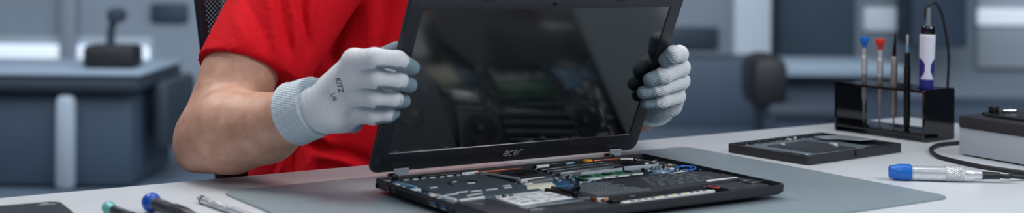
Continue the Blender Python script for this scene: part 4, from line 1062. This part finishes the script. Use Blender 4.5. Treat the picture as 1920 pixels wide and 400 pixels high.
# right of the laptop: pale column, dark chair, bench and shelves
t, _ = bar('column', 'pale square column in the background right of the laptop lid', 'column', 1378, 1448, -400, 330, 8.4, .30, M['wall_pale'], .02)
t, _ = bar('low_cabinet', 'grey blue low cabinet in the background between the laptop and the column', 'cabinet', 1180, 1462, 108, 420, 7.9, .45, M['cab_dark'], .02)
t, _ = bar('wall_dark_panel', 'small dark panel added to darken the back wall just right of the laptop lid', 'picture', 1236, 1348, 48, 88, 9.48, .05, M['cab_dark'], .01)  # panel added only to make the wall darker here
t, _ = bar('side_bench', 'pale topped bench in the background behind the tool rack', 'bench', 1440, 1700, 118, 140, 6.6, .6, M['bg_mid'], .012)
b = MB(); b.box((0, .05, -(bgz(140, 6.6))/2+.0), (bgx(1700, 6.6)-bgx(1440, 6.6)-.06, .45, bgz(140, 6.6)-.002), .01); b.build('cupboard', M['cab_dark'], t)
# blurred dark chair
Yc = 6.2
fc = thing('side_chair', 'dark blurred chair in the background between the laptop and the tool rack', 'chair', (bgx(1446, Yc), Yc, 0))
b = MB(); b.box((-.03, .0, .445), (.17, .36, .25), .06); b.build('backrest', M['bg_black'], fc)
b = MB(); b.box((.16, 0, .31), (.42, .40, .09), .04); b.build('seat', M['cab_darker'], fc)
for sx, sy in ((-.02, -.18), (-.02, .18), (.33, -.18), (.33, .18)):
    b = MB(); b.cyl((sx, sy, 0), (sx, sy, .29), .015); b.build('leg', M['cab_darker'], fc)
# dark tall cabinet and pale and glowing wall panels at the right
t, _ = bar('tall_cabinet', 'dark tall cabinet in the background left of the precision screwdrivers', 'cabinet', 1462, 1606, -500, 420, 8.9, .5, M['cab_dark'], .02)
t['label'] = 'dark wall cabinet high in the background left of the blue capped precision screwdriver'
t, _ = bar('wall_panel', 'bright pale panel on the back wall behind the precision screwdrivers', 'panel', 1622, 1706, 8, 52, 9.49, .04, mat('glowing_panel', (196, 208, 222), .5, emit=.28), .01)  # panel brightness is put into its material as emission
t, _ = bar('wall_cabinet', 'dark cabinet in the background behind the soldering pen and its cord', 'cabinet', 1712, 1816, -500, 82, 8.8, .4, M['cab_dark'], .02)
t, _ = bar('wall_board', 'large pale board on the back wall at the right edge of the picture', 'board', 1834, 2200, -60, 120, 9.48, .05, M['wall_pale'], .01)
t, _ = bar('wall_glow_strip', 'bright horizontal strip lamp on the wall at the top right', 'lamp', 1836, 2200, 8, 40, 9.42, .05, mat('strip_diffuser_right', (206, 216, 228), .5, emit=.62), .015)
t, _ = bar('back_counter', 'grey blue counter in the background behind the control unit', 'counter', 1600, 2300, 196, 420, 7.4, .6, M['cab_dark'], .02)

# ================================================================== LIGHT AND CAMERA
def area(name, loc, target, size, power, color, sy=None):
    l = bpy.data.lights.new(name, 'AREA'); l.energy = power; l.size = size; l.color = color
    if sy: l.shape = 'RECTANGLE'; l.size_y = sy
    o = bpy.data.objects.new(name, l); COL.objects.link(o); o.location = loc
    o.rotation_euler = (Vector(target)-Vector(loc)).to_track_quat('-Z', 'Y').to_euler(); return o
area('ceiling_panel', (.15, 1.8, TZ+1.75), (.0, 1.7, TZ), 1.4, 14, (1, .985, .96), 1.0)
area('key_panel', (-1.0, 1.85, TZ+1.35), (-.1, 1.6, TZ+.08), .6, 13, (1, .98, .95))
area('side_panel_light', (1.5, .75, TZ+1.1), (.2, 1.6, TZ+.05), 0.9, 18, (.93, .97, 1))
area('front_fill', (-.1, .1, TZ+1.45), (-.1, 1.7, TZ+.1), .8, 6, (1, .97, .94))  # unseen fill added to brighten surfaces facing the camera
area('rear_fill', (.0, 4.6, 2.75), (.0, 7.4, .2), 7.5, 280, (.90, .95, 1), 2.4)  # unseen fill added to brighten the far part of the room
w = bpy.data.worlds.new('world'); sc.world = w; w.use_nodes = True
bg = w.node_tree.nodes['Background']; bg.inputs['Color'].default_value = (.52, .64, .80, 1); bg.inputs['Strength'].default_value = .22

cam = bpy.data.cameras.new('camera'); co = bpy.data.objects.new('camera', cam); COL.objects.link(co)
cam.sensor_fit = 'HORIZONTAL'; cam.sensor_width = 36; cam.lens = FPX/1920*36
cam.shift_x = 0; cam.shift_y = -(200-CYP)/1920
r2 = Vector((math.cos(ROLL), 0, math.sin(ROLL))); u2 = Vector((-math.sin(ROLL), 0, math.cos(ROLL))); f2 = Vector((0, 1, 0))
co.matrix_world = Matrix(((r2.x, u2.x, -f2.x, 0), (r2.y, u2.y, -f2.y, 0), (r2.z, u2.z, -f2.z, TZ+CAMH), (0, 0, 0, 1)))
cam.dof.use_dof = True; cam.dof.focus_distance = 1.61; cam.dof.aperture_fstop = cam.lens/14.0
cam.clip_start = .05; cam.clip_end = 60
sc.camera = co
sc.view_settings.view_transform = 'Standard'; sc.view_settings.look = 'None'
sc.view_settings.exposure = 0.0; sc.view_settings.gamma = 1.0; sc.view_settings.use_curve_mapping = False
sc.cycles.use_denoising = True
